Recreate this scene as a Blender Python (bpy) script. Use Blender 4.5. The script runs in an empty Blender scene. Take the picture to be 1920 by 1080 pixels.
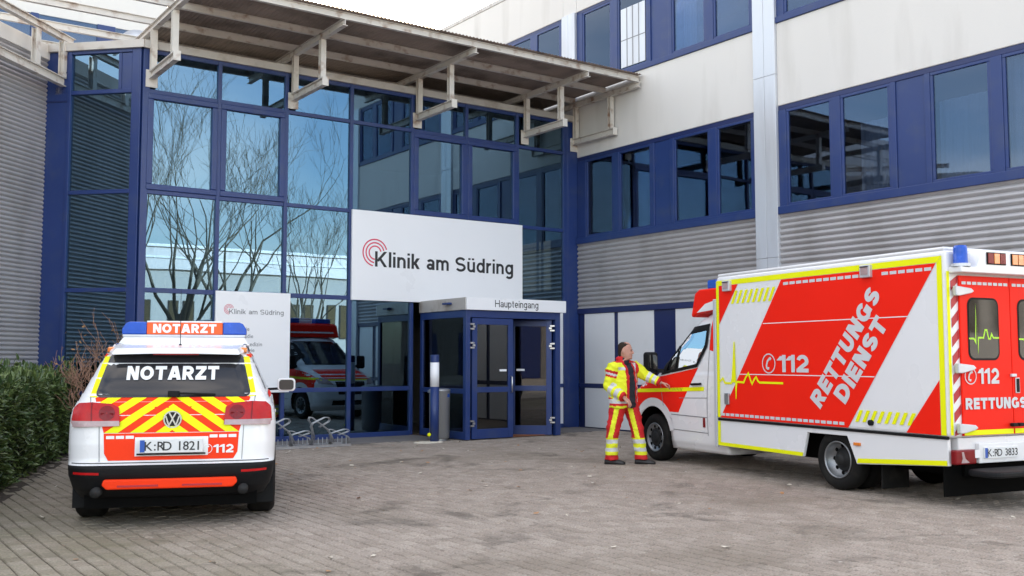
import bpy, bmesh, math, random
import numpy as np
from mathutils import Vector, Matrix
from mathutils.bvhtree import BVHTree
R = math.radians
random.seed(7); np.random.seed(7)
SC = bpy.context.scene
COL = SC.collection

# ------------------------------------------------------------------ camera, sky, sun, exposure
cd = bpy.data.cameras.new('camera'); cam = bpy.data.objects.new('camera', cd); COL.objects.link(cam)
cam.location = (-14.2, -17.52, 1.48); cam.rotation_euler = (R(94.1), 0, R(-35.3))
cd.sensor_width = 36; cd.lens = 35.44; cd.clip_start = .05; cd.clip_end = 2000
SC.camera = cam
SUN_EL, SUN_AZ = R(17.3), R(29.9)          # azimuth from +Y towards +X
W = bpy.data.worlds.new('World'); SC.world = W; W.use_nodes = True
wn, wl = W.node_tree.nodes, W.node_tree.links
bg = wn['Background']; sky = wn.new('ShaderNodeTexSky'); sky.sky_type = 'NISHITA'
sky.sun_disc = False; sky.sun_elevation = SUN_EL; sky.sun_rotation = SUN_AZ
sky.air_density = 1.0; sky.dust_density = 1.4; sky.ozone_density = .6
tc = wn.new('ShaderNodeTexCoord'); mp = wn.new('ShaderNodeMapping'); mp.inputs['Scale'].default_value = (1.3, 1.3, 5)
nz = wn.new('ShaderNodeTexNoise'); nz.inputs['Scale'].default_value = 1.6; nz.inputs['Detail'].default_value = 6; nz.inputs['Distortion'].default_value = .6
cr = wn.new('ShaderNodeValToRGB'); cr.color_ramp.elements[0].position = .36; cr.color_ramp.elements[1].position = .72
cr.color_ramp.elements[1].color = (.62, .62, .62, 1)
mx = wn.new('ShaderNodeMixRGB'); mx.inputs['Color2'].default_value = (8.2, 7.3, 6.3, 1)
wl.new(tc.outputs['Generated'], mp.inputs[0]); wl.new(mp.outputs[0], nz.inputs['Vector']); wl.new(nz.outputs['Fac'], cr.inputs[0])
wl.new(cr.outputs[0], mx.inputs['Fac']); wl.new(sky.outputs[0], mx.inputs['Color1']); wl.new(mx.outputs[0], bg.inputs[0])
bg.inputs[1].default_value = .12
sl = bpy.data.lights.new('sun', 'SUN'); so = bpy.data.objects.new('sun', sl); COL.objects.link(so)
sl.energy = 3.5; sl.angle = R(.5); sl.color = (1, .95, .88)
sv = Vector((math.sin(SUN_AZ)*math.cos(SUN_EL), math.cos(SUN_AZ)*math.cos(SUN_EL), math.sin(SUN_EL)))
so.rotation_euler = sv.to_track_quat('Z', 'Y').to_euler(); so.location = (20, 40, 30)
vs = SC.view_settings; vs.view_transform = 'Standard'; vs.look = 'None'; vs.gamma = 1; vs.exposure = 2.22
try: vs.use_curve_mapping = False
except Exception: pass
SC.cycles.max_bounces = 8; SC.cycles.transparent_max_bounces = 12; SC.cycles.sample_clamp_indirect = 6

# ------------------------------------------------------------------ materials
def nodes_of(name):
    m = bpy.data.materials.new(name); m.use_nodes = True
    return m, m.node_tree.nodes, m.node_tree.links, m.node_tree.nodes['Principled BSDF']
def lin(c):
    if isinstance(c, str):
        c = [int(c[i:i+2], 16)/255 for i in (0, 2, 4)]
        c = [v/12.92 if v <= .04045 else ((v+.055)/1.055)**2.4 for v in c]
    return tuple(c)
def pmat(name, col, rough=.5, metal=0, var=.12, scale=3., bump=0, bscale=60., spec=.5, coat=0, dirt=None, dscale=1.2, dpos=(.5, .75), emit=0, stretch=None):
    m, n, l, b = nodes_of(name); c = lin(col)
    g = n.new('ShaderNodeNewGeometry'); src = g.outputs['Position']
    if stretch:
        mpn = n.new('ShaderNodeMapping'); mpn.inputs['Scale'].default_value = stretch; l.new(src, mpn.inputs[0]); src = mpn.outputs[0]
    t = n.new('ShaderNodeTexNoise'); t.inputs['Scale'].default_value = scale; t.inputs['Detail'].default_value = 6; l.new(src, t.inputs['Vector'])
    r = n.new('ShaderNodeMixRGB'); r.inputs['Color1'].default_value = (*[v*(1-var) for v in c], 1); r.inputs['Color2'].default_value = (*[min(1, v*(1+var)) for v in c], 1)
    l.new(t.outputs['Fac'], r.inputs['Fac']); out = r.outputs[0]
    if dirt:
        d = n.new('ShaderNodeTexNoise'); d.inputs['Scale'].default_value = dscale; d.inputs['Detail'].default_value = 8; l.new(src, d.inputs['Vector'])
        rp = n.new('ShaderNodeValToRGB'); rp.color_ramp.elements[0].position, rp.color_ramp.elements[1].position = dpos; l.new(d.outputs['Fac'], rp.inputs[0])
        x = n.new('ShaderNodeMixRGB'); x.inputs['Color2'].default_value = (*lin(dirt), 1); l.new(rp.outputs[0], x.inputs['Fac']); l.new(out, x.inputs['Color1']); out = x.outputs[0]
    l.new(out, b.inputs['Base Color'])
    mr = n.new('ShaderNodeMapRange'); mr.inputs['To Min'].default_value = max(0, rough-.08); mr.inputs['To Max'].default_value = min(1, rough+.08)
    l.new(t.outputs['Fac'], mr.inputs[0]); l.new(mr.outputs[0], b.inputs['Roughness'])
    b.inputs['Metallic'].default_value = metal; b.inputs['Specular IOR Level'].default_value = spec
    if coat: b.inputs['Coat Weight'].default_value = coat; b.inputs['Coat Roughness'].default_value = .06
    if emit: b.inputs['Emission Color'].default_value = (*c, 1); b.inputs['Emission Strength'].default_value = emit
    if bump:
        t2 = n.new('ShaderNodeTexNoise'); t2.inputs['Scale'].default_value = bscale; t2.inputs['Detail'].default_value = 4; l.new(src, t2.inputs['Vector'])
        bp = n.new('ShaderNodeBump'); bp.inputs['Strength'].default_value = 1; bp.inputs['Distance'].default_value = bump
        l.new(t2.outputs['Fac'], bp.inputs['Height']); l.new(bp.outputs[0], b.inputs['Normal'])
    return m
def glass(name, refl=.4, tint=(.25, .28, .28), wob=.0007, wscale=.9, rcol=(1, 1, 1)):
    m = bpy.data.materials.new(name); m.use_nodes = True; n, l = m.node_tree.nodes, m.node_tree.links
    n.remove(n['Principled BSDF']); o = n['Material Output']
    tr = n.new('ShaderNodeBsdfTransparent'); tr.inputs[0].default_value = (*tint, 1)
    gl = n.new('ShaderNodeBsdfGlossy'); gl.inputs['Roughness'].default_value = .004; gl.inputs['Color'].default_value = (*rcol, 1)
    fr = n.new('ShaderNodeLayerWeight'); fr.inputs['Blend'].default_value = .25
    mr = n.new('ShaderNodeMapRange'); mr.inputs['To Min'].default_value = refl; mr.inputs['To Max'].default_value = 1
    mxs = n.new('ShaderNodeMixShader'); l.new(fr.outputs['Fresnel'], mr.inputs[0]); l.new(mr.outputs[0], mxs.inputs[0])
    g = n.new('ShaderNodeNewGeometry'); t = n.new('ShaderNodeTexNoise'); t.inputs['Scale'].default_value = wscale; t.inputs['Detail'].default_value = 1
    bp = n.new('ShaderNodeBump'); bp.inputs['Distance'].default_value = wob; l.new(g.outputs['Position'], t.inputs['Vector']); l.new(t.outputs['Fac'], bp.inputs['Height']); l.new(bp.outputs[0], gl.inputs['Normal'])
    l.new(tr.outputs[0], mxs.inputs[1]); l.new(gl.outputs[0], mxs.inputs[2]); l.new(mxs.outputs[0], o.inputs[0])
    return m
M = {}
M['blue'] = pmat('blue_frame_paint', (.014, .036, .150), .4, var=.15, scale=1.5, dirt=(.03, .05, .14), dscale=3)
M['navy'] = pmat('dark_blue_paint', (.012, .022, .10), .4, var=.15, scale=2)
M['corr'] = pmat('grey_corrugated_metal', (.43, .415, .42), .42, metal=.25, var=.1, scale=1.1, dirt=(.33, .315, .31), dscale=1.5, stretch=(1, 1, .4))
M['render'] = pmat('white_render', (.68, .655, .625), .8, var=.05, scale=.8, bump=.002, bscale=140, dirt=(.50, .475, .44), dscale=1.6, dpos=(.55, .9), stretch=(1, 1, .18))
M['alu'] = pmat('light_aluminium_sheet', (.62, .64, .68), .4, metal=.35, var=.06, scale=1, dirt=(.5, .5, .52), dscale=2, stretch=(1, 1, .2))
M['white'] = pmat('white_panel', (.76, .77, .79), .35, var=.03, scale=1.2, dirt=(.66, .67, .68), dscale=1.5, dpos=(.55, .9))
M['sign'] = pmat('white_sign_face', (.84, .84, .86), .3, var=.02, scale=1)
M['steel'] = pmat('cream_painted_steel', (.62, .58, .53), .55, var=.12, scale=4, dirt=(.28, .17, .11), dscale=5, dpos=(.54, .74), bump=.0008, bscale=80)
M['sheet'] = pmat('weathered_roof_sheet', (.25, .195, .165), .7, metal=.1, var=.3, scale=2.2, dirt=(.10, .075, .06), dscale=1.4)
M['coping'] = pmat('grey_metal_coping', (.5, .47, .44), .5, metal=.3, var=.1, scale=2, dirt=(.35, .3, .26), dscale=4)
M['roofdeck'] = pmat('roof_gravel', (.3, .29, .27), .9, bump=.01, bscale=40)
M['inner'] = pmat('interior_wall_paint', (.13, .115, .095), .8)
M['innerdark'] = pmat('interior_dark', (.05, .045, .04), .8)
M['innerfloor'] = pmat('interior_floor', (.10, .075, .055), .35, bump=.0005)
M['curtain'] = pmat('pale_curtain_cloth', (.60, .61, .62), .9, var=.15, scale=4, stretch=(9, 9, .5))
M['glass'] = glass('facade_glass', .20, (.27, .29, .28), rcol=(.44, .72, 1.0))
M['glass2'] = glass('wing_window_glass', .07, (.48, .54, .62), rcol=(.6, .75, 1.0), wob=.0011, wscale=1.3)
M['doorglass'] = glass('door_glass', .05, (.45, .47, .46), wob=.0004)
M['chrome'] = pmat('brushed_steel', (.6, .6, .6), .28, metal=1, var=.1, scale=8)
M['galv'] = pmat('galvanised_steel', (.42, .43, .45), .42, metal=.85, var=.25, scale=14)
M['black'] = pmat('black_plastic', (.008, .008, .009), .6, spec=.2, var=.3, scale=6, bump=.0006, bscale=120)
M['rubber'] = pmat('tyre_rubber', (.011, .0105, .010), .85, var=.3, scale=10, bump=.001, bscale=90, dirt=(.025, .023, .02), dscale=6, spec=.2)
M['under'] = pmat('dark_underbody', (.005, .005, .005), .9, spec=.05)
M['shed'] = pmat('far_white_render', (.46, .45, .43), .85, var=.08, scale=.3)
M['vwhite'] = pmat('vehicle_white_paint', (.80, .80, .81), .28, var=.03, scale=1, coat=.5, dirt=(.765, .76, .75), dscale=.7, dpos=(.4, 1))
M['red'] = pmat('luminous_red_film', (.90, .016, .004), .5, var=.05, scale=2, spec=.18)
M['orange'] = pmat('luminous_orange_film', (.92, .045, .006), .5, var=.05, scale=2, spec=.18)
M['barorange'] = pmat('light_bar_orange', (.90, .13, .035), .45, spec=.25)
M['reargl'] = pmat('tinted_rear_glass', (.022, .022, .026), .06, var=.3, scale=3, spec=.6)
M['yellow'] = pmat('fluorescent_yellow_film', (.86, .88, .006), .5, var=.04, scale=2, spec=.18)
M['lime'] = pmat('lime_film', (.42, .78, .02), .4, var=.04)
M['silver'] = pmat('silver_reflective_film', (.62, .63, .65), .4, var=.05, scale=6)
M['film'] = pmat('white_film', (.82, .82, .82), .4, var=.02)
M['darkred'] = pmat('dark_red_film', (.45, .02, .03), .4, var=.1)
M['carglass'] = pmat('tinted_car_glass', (.010, .011, .012), .05, var=.2, scale=2, spec=.4)
M['cabglass'] = glass('cab_window_glass', .08, (.26, .38, .40), wob=.0)
M['lampred'] = pmat('red_lamp_lens', (.46, .008, .010), .3, var=.3, scale=16, coat=.15, spec=.25, bump=.001, bscale=110)
M['lampdark'] = pmat('dark_red_lamp_lens', (.20, .005, .008), .3, var=.3, scale=14, coat=.15, spec=.25)
M['lampclear'] = pmat('clear_lamp_lens', (.42, .30, .30), .25, var=.25, scale=20, coat=.3)
M['amber'] = pmat('amber_lamp_lens', (.75, .20, .02), .15, var=.2, scale=20, coat=1)
M['bluelens'] = pmat('blue_beacon_lens', (.018, .09, .48), .25, var=.3, scale=12, coat=.15, spec=.3)
M['ink'] = pmat('black_print', (.02, .02, .022), .5)
M['greyink'] = pmat('grey_print', (.22, .22, .23), .5)
M['redink'] = pmat('red_print', (.68, .06, .12), .5)
M['euro'] = pmat('blue_plate_field', (.02, .09, .42), .4)
M['plate'] = pmat('number_plate_white', (.75, .76, .76), .35, var=.04)
M['rim'] = pmat('steel_rim', (.30, .31, .32), .38, metal=.8, var=.2, scale=9)
M['rimdark'] = pmat('dark_hub', (.02, .02, .02), .6, spec=.25)
M['skin'] = pmat('skin', (.52, .27, .20), .55, var=.18, scale=20)
M['hair'] = pmat('dark_hair', (.03, .019, .013), .8, var=.4, scale=60, spec=.2)
M['jyellow'] = pmat('jacket_yellow_cloth', (.80, .84, .02), .75, var=.08, scale=9, bump=.004, bscale=14)
M['jred'] = pmat('jacket_red_cloth', (.58, .012, .014), .75, var=.15, scale=9, bump=.004, bscale=14)
M['jsilver'] = pmat('jacket_reflective_band', (.62, .62, .62), .45, var=.12, scale=20, bump=.002, bscale=25)
M['jblack'] = pmat('dark_sweater', (.016, .02, .028), .9, var=.3, scale=20)
M['shoe'] = pmat('black_shoe_leather', (.02, .018, .018), .5)
M['concrete'] = pmat('concrete_strip', (.17, .155, .15), .9, var=.2, scale=3, bump=.003, bscale=80, dirt=(.11, .10, .09), dscale=1.4)
M['soil'] = pmat('dark_soil', (.05, .038, .026), .95, var=.4, scale=8, bump=.02, bscale=18)
M['bark'] = pmat('grey_bark', (.13, .115, .085), .9, var=.35, scale=6, bump=.01, bscale=25)
M['twig'] = pmat('brown_twig', (.30, .165, .11), .85, var=.3, scale=10)
M['dryleaf'] = pmat('dry_leaf', (.38, .20, .09), .8, var=.5, scale=30)
M['paleleaf'] = pmat('pale_litter', (.62, .56, .46), .8, var=.3, scale=30)
M['bin'] = pmat('grey_bin_metal', (.36, .36, .37), .42, metal=.6, var=.1, scale=4)
M['radiator'] = pmat('cream_radiator', (.50, .45, .33), .5)
M['leafm'] = None
def leafmat(name, c1, c2, rough=.35):
    m, n, l, b = nodes_of(name); oi = n.new('ShaderNodeObjectInfo'); at = n.new('ShaderNodeAttribute'); at.attribute_name = 'rnd'
    ad = n.new('ShaderNodeMath'); ad.operation = 'ADD'; l.new(oi.outputs['Random'], ad.inputs[0]); l.new(at.outputs['Fac'], ad.inputs[1])
    fr = n.new('ShaderNodeMath'); fr.operation = 'FRACT'; l.new(ad.outputs[0], fr.inputs[0])
    r = n.new('ShaderNodeMixRGB'); r.inputs[1].default_value = (*c1, 1); r.inputs[2].default_value = (*c2, 1); l.new(fr.outputs[0], r.inputs[0])
    l.new(r.outputs[0], b.inputs['Base Color']); b.inputs['Roughness'].default_value = rough
    b.inputs['Subsurface Weight'].default_value = 0
    return m
M['laurel'] = leafmat('laurel_leaf', (.03, .065, .018), (.13, .175, .05))

# ------------------------------------------------------------------ mesh helpers
class MB:
    def __init__(s): s.v = []; s.f = []; s.m = []
    def add(s, v, f, m=0):
        o = len(s.v); s.v.extend([tuple(p) for p in v]); s.f.extend([tuple(i+o for i in q) for q in f]); s.m.extend([m]*len(f)); return s
    def box(s, x0, x1, y0, y1, z0, z1, m=0):
        x0, x1 = sorted((x0, x1)); y0, y1 = sorted((y0, y1)); z0, z1 = sorted((z0, z1))
        return s.add([(x0,y0,z0),(x1,y0,z0),(x1,y1,z0),(x0,y1,z0),(x0,y0,z1),(x1,y0,z1),(x1,y1,z1),(x0,y1,z1)],
                     [(0,3,2,1),(4,5,6,7),(0,1,5,4),(1,2,6,5),(2,3,7,6),(3,0,4,7)], m)
    def bar(s, a, b, w, h, up=(0,0,1), m=0):           # rectangular bar from a to b
        a, b = Vector(a), Vector(b); d = (b-a).normalized(); u = Vector(up)
        if abs(d.dot(u)) > .98: u = Vector((1,0,0))
        x = d.cross(u).normalized(); z = x.cross(d).normalized(); pts = []
        for p in (a, b):
            for i, j in ((-1,-1),(1,-1),(1,1),(-1,1)): pts.append(p + x*(i*w/2) + z*(j*h/2))
        return s.add(pts, [(0,1,2,3)[::-1],(4,5,6,7),(0,1,5,4),(1,2,6,5),(2,3,7,6),(3,0,4,7)], m)
    def ibeam(s, a, b, w, h, t=.012, up=(0,0,1), m=0):  # I-section
        a, b = Vector(a), Vector(b); d = (b-a).normalized(); u = Vector(up); x = d.cross(u).normalized(); z = x.cross(d).normalized()
        s.bar(a+z*(h/2-t/2), b+z*(h/2-t/2), w, t, z, m); s.bar(a-z*(h/2-t/2), b-z*(h/2-t/2), w, t, z, m)
        return s.bar(a, b, t, h-2*t-.002, z, m)
    def prism(s, poly, fn, d0, d1, m=0):               # 2D polygon extruded; fn(u,v,d)->3D
        n = len(poly); v = [fn(u, w, d0) for u, w in poly] + [fn(u, w, d1) for u, w in poly]
        return s.add(v, [tuple(range(n))[::-1], tuple(range(n, 2*n))] + [(i, (i+1) % n, n+(i+1) % n, n+i) for i in range(n)], m)
    def tube(s, path, r, n=8, cap=True, m=0):
        P = [Vector(p) for p in path]; rr = r if isinstance(r, (list, tuple)) else [r]*len(P); o = len(s.v); prev = None
        for i, p in enumerate(P):
            d = (P[min(i+1, len(P)-1)] - P[max(i-1, 0)]).normalized()
            if prev is None:
                u = Vector((0,0,1)) if abs(d.z) < .9 else Vector((1,0,0)); x = d.cross(u).normalized()
            else: x = (prev - d*prev.dot(d)).normalized()
            prev = x; y = d.cross(x)
            for k in range(n):
                a = 2*math.pi*k/n; s.v.append(tuple(p + (x*math.cos(a) + y*math.sin(a))*rr[i]))
        for i in range(len(P)-1):
            for k in range(n):
                s.f.append((o+i*n+k, o+i*n+(k+1) % n, o+(i+1)*n+(k+1) % n, o+(i+1)*n+k)); s.m.append(m)
        if cap:
            s.f.append(tuple(o+k for k in range(n))[::-1]); s.m.append(m)
            e = o+(len(P)-1)*n; s.f.append(tuple(e+k for k in range(n))); s.m.append(m)
        return s
    def lathe(s, prof, fn, n=32, m=0, cap=True):                 # prof [(r,h)], fn(x,y,h)
        o = len(s.v)
        for r, h in prof:
            for k in range(n):
                a = 2*math.pi*k/n; s.v.append(tuple(fn(r*math.cos(a), r*math.sin(a), h)))
        for i in range(len(prof)-1):
            for k in range(n):
                s.f.append((o+i*n+k, o+i*n+(k+1) % n, o+(i+1)*n+(k+1) % n, o+(i+1)*n+k)); s.m.append(m)
        if not cap: return s
        s.f.append(tuple(o+k for k in range(n))[::-1]); s.m.append(m)
        e = o+(len(prof)-1)*n; s.f.append(tuple(e+k for k in range(n))); s.m.append(m)
        return s
    def obj(s, name, mat, parent=None, smooth=False, bevel=0, seg=2, world=False):
        v = s.v
        if world and parent is not None:
            L = parent.location; v = [(p[0]-L[0], p[1]-L[1], p[2]-L[2]) for p in v]
        me = bpy.data.meshes.new(name); me.from_pydata([tuple(p) for p in v], [], s.f)
        for mm in (mat if isinstance(mat, (list, tuple)) else [mat]): me.materials.append(mm)
        if isinstance(mat, (list, tuple)): me.polygons.foreach_set('material_index', s.m)
        if smooth: me.polygons.foreach_set('use_smooth', [True]*len(me.polygons))
        me.update()
        o = bpy.data.objects.new(name, me); COL.objects.link(o)
        if parent is not None: o.parent = parent
        if bevel:
            b = o.modifiers.new('bevel', 'BEVEL'); b.width = bevel; b.segments = seg; b.limit_method = 'ANGLE'; b.angle_limit = R(40); b.harden_normals = False
        return o
def recalc(o):
    bm = bmesh.new(); bm.from_mesh(o.data); bmesh.ops.recalc_face_normals(bm, faces=bm.faces); bm.to_mesh(o.data); bm.free(); return o
def thing(name, label, cat, loc=(0,0,0), rz=0, group=None):
    o = bpy.data.objects.new(name, None); COL.objects.link(o); o.location = loc; o.rotation_euler = (0, 0, rz)
    o.empty_display_size = .2; return tag(o, label, cat, group)
def tag(o, label, cat, group=None):
    o['label'] = label; o['category'] = cat
    if group: o['group'] = group
    return o
def struct(o): o['kind'] = 'structure'; return o
def copy_tree(o, parent=None):
    c = o.copy(); COL.objects.link(c); c.parent = parent
    for ch in o.children: copy_tree(ch, c)
    return c
def text2d(s, w, h, bold=0., x0=0, y0=0, keepy=None):
    """text outline as triangles fitted to the box w x h (h = full ink height); returns verts2d, faces"""
    cu = bpy.data.curves.new('t', 'FONT'); cu.body = s; cu.size = 1; cu.offset = bold; cu.resolution_u = 3
    ob = bpy.data.objects.new('t', cu); COL.objects.link(ob)
    dg = bpy.context.evaluated_depsgraph_get(); me = ob.evaluated_get(dg).to_mesh()
    v = np.array([p.co[:2] for p in me.vertices]); f = [tuple(p.vertices) for p in me.polygons]
    ob.evaluated_get(dg).to_mesh_clear(); bpy.data.objects.remove(ob); bpy.data.curves.remove(cu)
    a, b = v.min(0), v.max(0); k = w/(b[0]-a[0]) if w else h/(b[1]-a[1])
    if not w: x0 = x0-(b[0]-a[0])*k/2
    ky = h/(b[1]-a[1]) if h else k
    return [((p[0]-a[0])*k+x0, (p[1]-a[1])*ky+y0) for p in v], f
def flat(name, v2, f, fn, mat, parent, th=0):
    mb = MB(); mb.add([fn(*p) for p in v2], f); return mb.obj(name, mat, parent)
def poly(name, pts, fn, mat, parent): return flat(name, pts, [tuple(range(len(pts)))], fn, mat, parent)
def stroke2d(pts, w):
    P = []
    for p in pts:
        if not P or (Vector(p)-P[-1]).length > 1e-4: P.append(Vector(p))
    L = []; Rr = []
    for i, p in enumerate(P):
        d0 = (P[i]-P[i-1]).normalized() if i else None; d1 = (P[i+1]-P[i]).normalized() if i < len(P)-1 else None
        if d0 is None: d0 = d1
        if d1 is None: d1 = d0
        t = (d0+d1); t = t.normalized() if t.length > .15 else Vector((-d0.y, d0.x))
        nn = Vector((-t.y, t.x)); c = max(.35, abs(nn.dot(Vector((-d0.y, d0.x))))); k = w/2/c
        L.append(tuple(p+nn*k)); Rr.append(tuple(p-nn*k))
    n = len(P); return L+Rr, [(i, n+i, n+i+1, i+1) for i in range(n-1)]
def ring2d(cx, cy, r0, r1, a0=0, a1=360, n=40):
    v = []; 
    for i in range(n+1):
        a = R(a0+(a1-a0)*i/n); v += [(cx+r0*math.cos(a), cy+r0*math.sin(a)), (cx+r1*math.cos(a), cy+r1*math.sin(a))]
    return v, [(2*i, 2*i+1, 2*i+3, 2*i+2) for i in range(n)]
def phone2d(cx, cy, r):
    v, f = ring2d(cx, cy, r*.88, r)
    def ad(b):
        o = len(v); v.extend(b[0]); f.extend([tuple(i+o for i in q) for q in b[1]])
    pts = [(cx-.28*r, cy-.52*r), (cx-.32*r, cy-.2*r), (cx-.2*r, cy+.2*r), (cx+.12*r, cy+.52*r)]
    ad(stroke2d(pts, .22*r))
    ad(([(cx-.26*r, cy-.62*r), (cx+.06*r, cy-.62*r), (cx+.1*r, cy-.36*r), (cx-.16*r, cy-.36*r)], [(0,1,2,3)]))
    ad(([(cx+.0*r, cy+.5*r), (cx+.2*r, cy+.28*r), (cx+.42*r, cy+.46*r), (cx+.24*r, cy+.68*r)], [(0,1,2,3)]))
    return v, f
def cut_grid(v2, f, step):
    bm = bmesh.new(); vs_ = [bm.verts.new((p[0], p[1], 0)) for p in v2]
    for q in f:
        try: bm.faces.new([vs_[i] for i in q])
        except ValueError: pass
    a = np.array(v2); lo, hi = a.min(0), a.max(0)
    for ax in (0, 1):
        k = math.floor(lo[ax]/step)+1
        while k*step < hi[ax]:
            co = [0,0,0]; no = [0,0,0]; co[ax] = k*step; no[ax] = 1
            bmesh.ops.bisect_plane(bm, geom=bm.verts[:]+bm.edges[:]+bm.faces[:], plane_co=co, plane_no=no, dist=1e-6); k += 1
    bmesh.ops.triangulate(bm, faces=[x for x in bm.faces if len(x.verts) > 4])
    bm.verts.index_update(); v = [(p.co.x, p.co.y) for p in bm.verts]; ff = [tuple(x.index for x in q.verts) for q in bm.faces]; bm.free(); return v, ff
def project(name, v2, f, bvh, mode, mat, parent, off=.004, step=.05, smooth=True):
    """lay a flat shape on a body: mode 'rear' (u=x,v=z, from -y), 'left' (u=y,v=z, from -x), 'right', 'front', 'top' (u=x,v=y)"""
    v, ff = cut_grid(v2, f, step); out = []
    for a, b in v:
        o, d = {'rear': ((a, -9, b), (0, 1, 0)), 'front': ((a, 14, b), (0, -1, 0)), 'left': ((-9, a, b), (1, 0, 0)), 'right': ((9, a, b), (-1, 0, 0)), 'top': ((a, b, 9), (0, 0, -1))}[mode]
        h = bvh.ray_cast(Vector(o), Vector(d))
        if h[0] is None: h = (Vector(o)+Vector(d)*9, -Vector(d))
        nn = h[1] if h[1].dot(Vector(d)) < 0 else -h[1]
        out.append(tuple(h[0]+(nn*.5-Vector(d)*.5).normalized()*off))
    mb = MB(); mb.add(out, ff); return mb.obj(name, mat, parent, smooth)
def arc(cx, cy, r, a0, a1, n=10, ry=None):
    return [(cx+r*math.cos(R(a0+(a1-a0)*i/n)), cy+(ry or r)*math.sin(R(a0+(a1-a0)*i/n))) for i in range(n+1)]
def rrect(x0, x1, y0, y1, r, n=5):
    return arc(x1-r, y0+r, r, -90, 0, n)+arc(x1-r, y1-r, r, 0, 90, n)+arc(x0+r, y1-r, r, 90, 180, n)+arc(x0+r, y0+r, r, 180, 270, n)
def loft_slices(rows, cx, nz, bowr, bowf, corner=8):
    """rows: z, half width, rear y, front y, rear radius, front radius -> verts, faces (horizontal slices)"""
    A = np.array(rows, float); zs = np.linspace(A[0,0], A[-1,0], nz); zs = np.unique(np.concatenate([zs, A[:,0]]))
    C = [np.interp(zs, A[:,0], A[:,i]) for i in range(1, 6)]
    if nz > len(rows):                      # soften the kinks
        for c in C:
            s0 = c.copy()
            for _ in range(2): s0[1:-1] = (s0[:-2]+2*s0[1:-1]+s0[2:])/4
            c[:] = s0
    v = []; n = 0
    for i, z in enumerate(zs):
        w, yr, yf, rr, rf = [c[i] for c in C]; half = []
        for k in range(7):
            x = (w-rr)*k/6; half.append((x, yr+bowr*(x/w)**2))
        yb = half[-1][1]
        for k in range(1, corner+1):
            a = R(-90+90*k/corner); half.append((w-rr+rr*math.cos(a), yb+rr+rr*math.sin(a)))
        xf = w-rf; yfb = yf-bowf*(xf/w)**2
        for k in range(1, 13): half.append((w, (yb+rr)+(yfb-rf-yb-rr)*k/13))
        for k in range(corner+1):
            a = R(90*k/corner); half.append((w-rf+rf*math.cos(a), yfb-rf+rf*math.sin(a)))
        for k in range(5, -1, -1):
            x = xf*k/6; half.append((x, yf-bowf*(x/w)**2))
        ring = half + [(-p[0], p[1]) for p in half[-2:0:-1]]
        n = len(ring); v += [(cx+p[0], p[1], z) for p in ring]
    f = []
    for i in range(len(zs)-1):
        for k in range(n): f.append((i*n+k, i*n+(k+1) % n, (i+1)*n+(k+1) % n, (i+1)*n+k))
    f.append(tuple(range(n))[::-1]); e = (len(zs)-1)*n; f.append(tuple(e+k for k in range(n)))
    return v, f
def boolean_cut(o, cutters):
    for c in cutters:
        b = o.modifiers.new('cut', 'BOOLEAN'); b.object = c; b.operation = 'DIFFERENCE'; b.solver = 'EXACT'
        try: b.material_mode = 'TRANSFER'
        except Exception: pass
    dg = bpy.context.evaluated_depsgraph_get(); me = bpy.data.meshes.new_from_object(o.evaluated_get(dg))
    o.modifiers.clear(); o.data = me
    for c in cutters: bpy.data.objects.remove(c)
    return o
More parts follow.
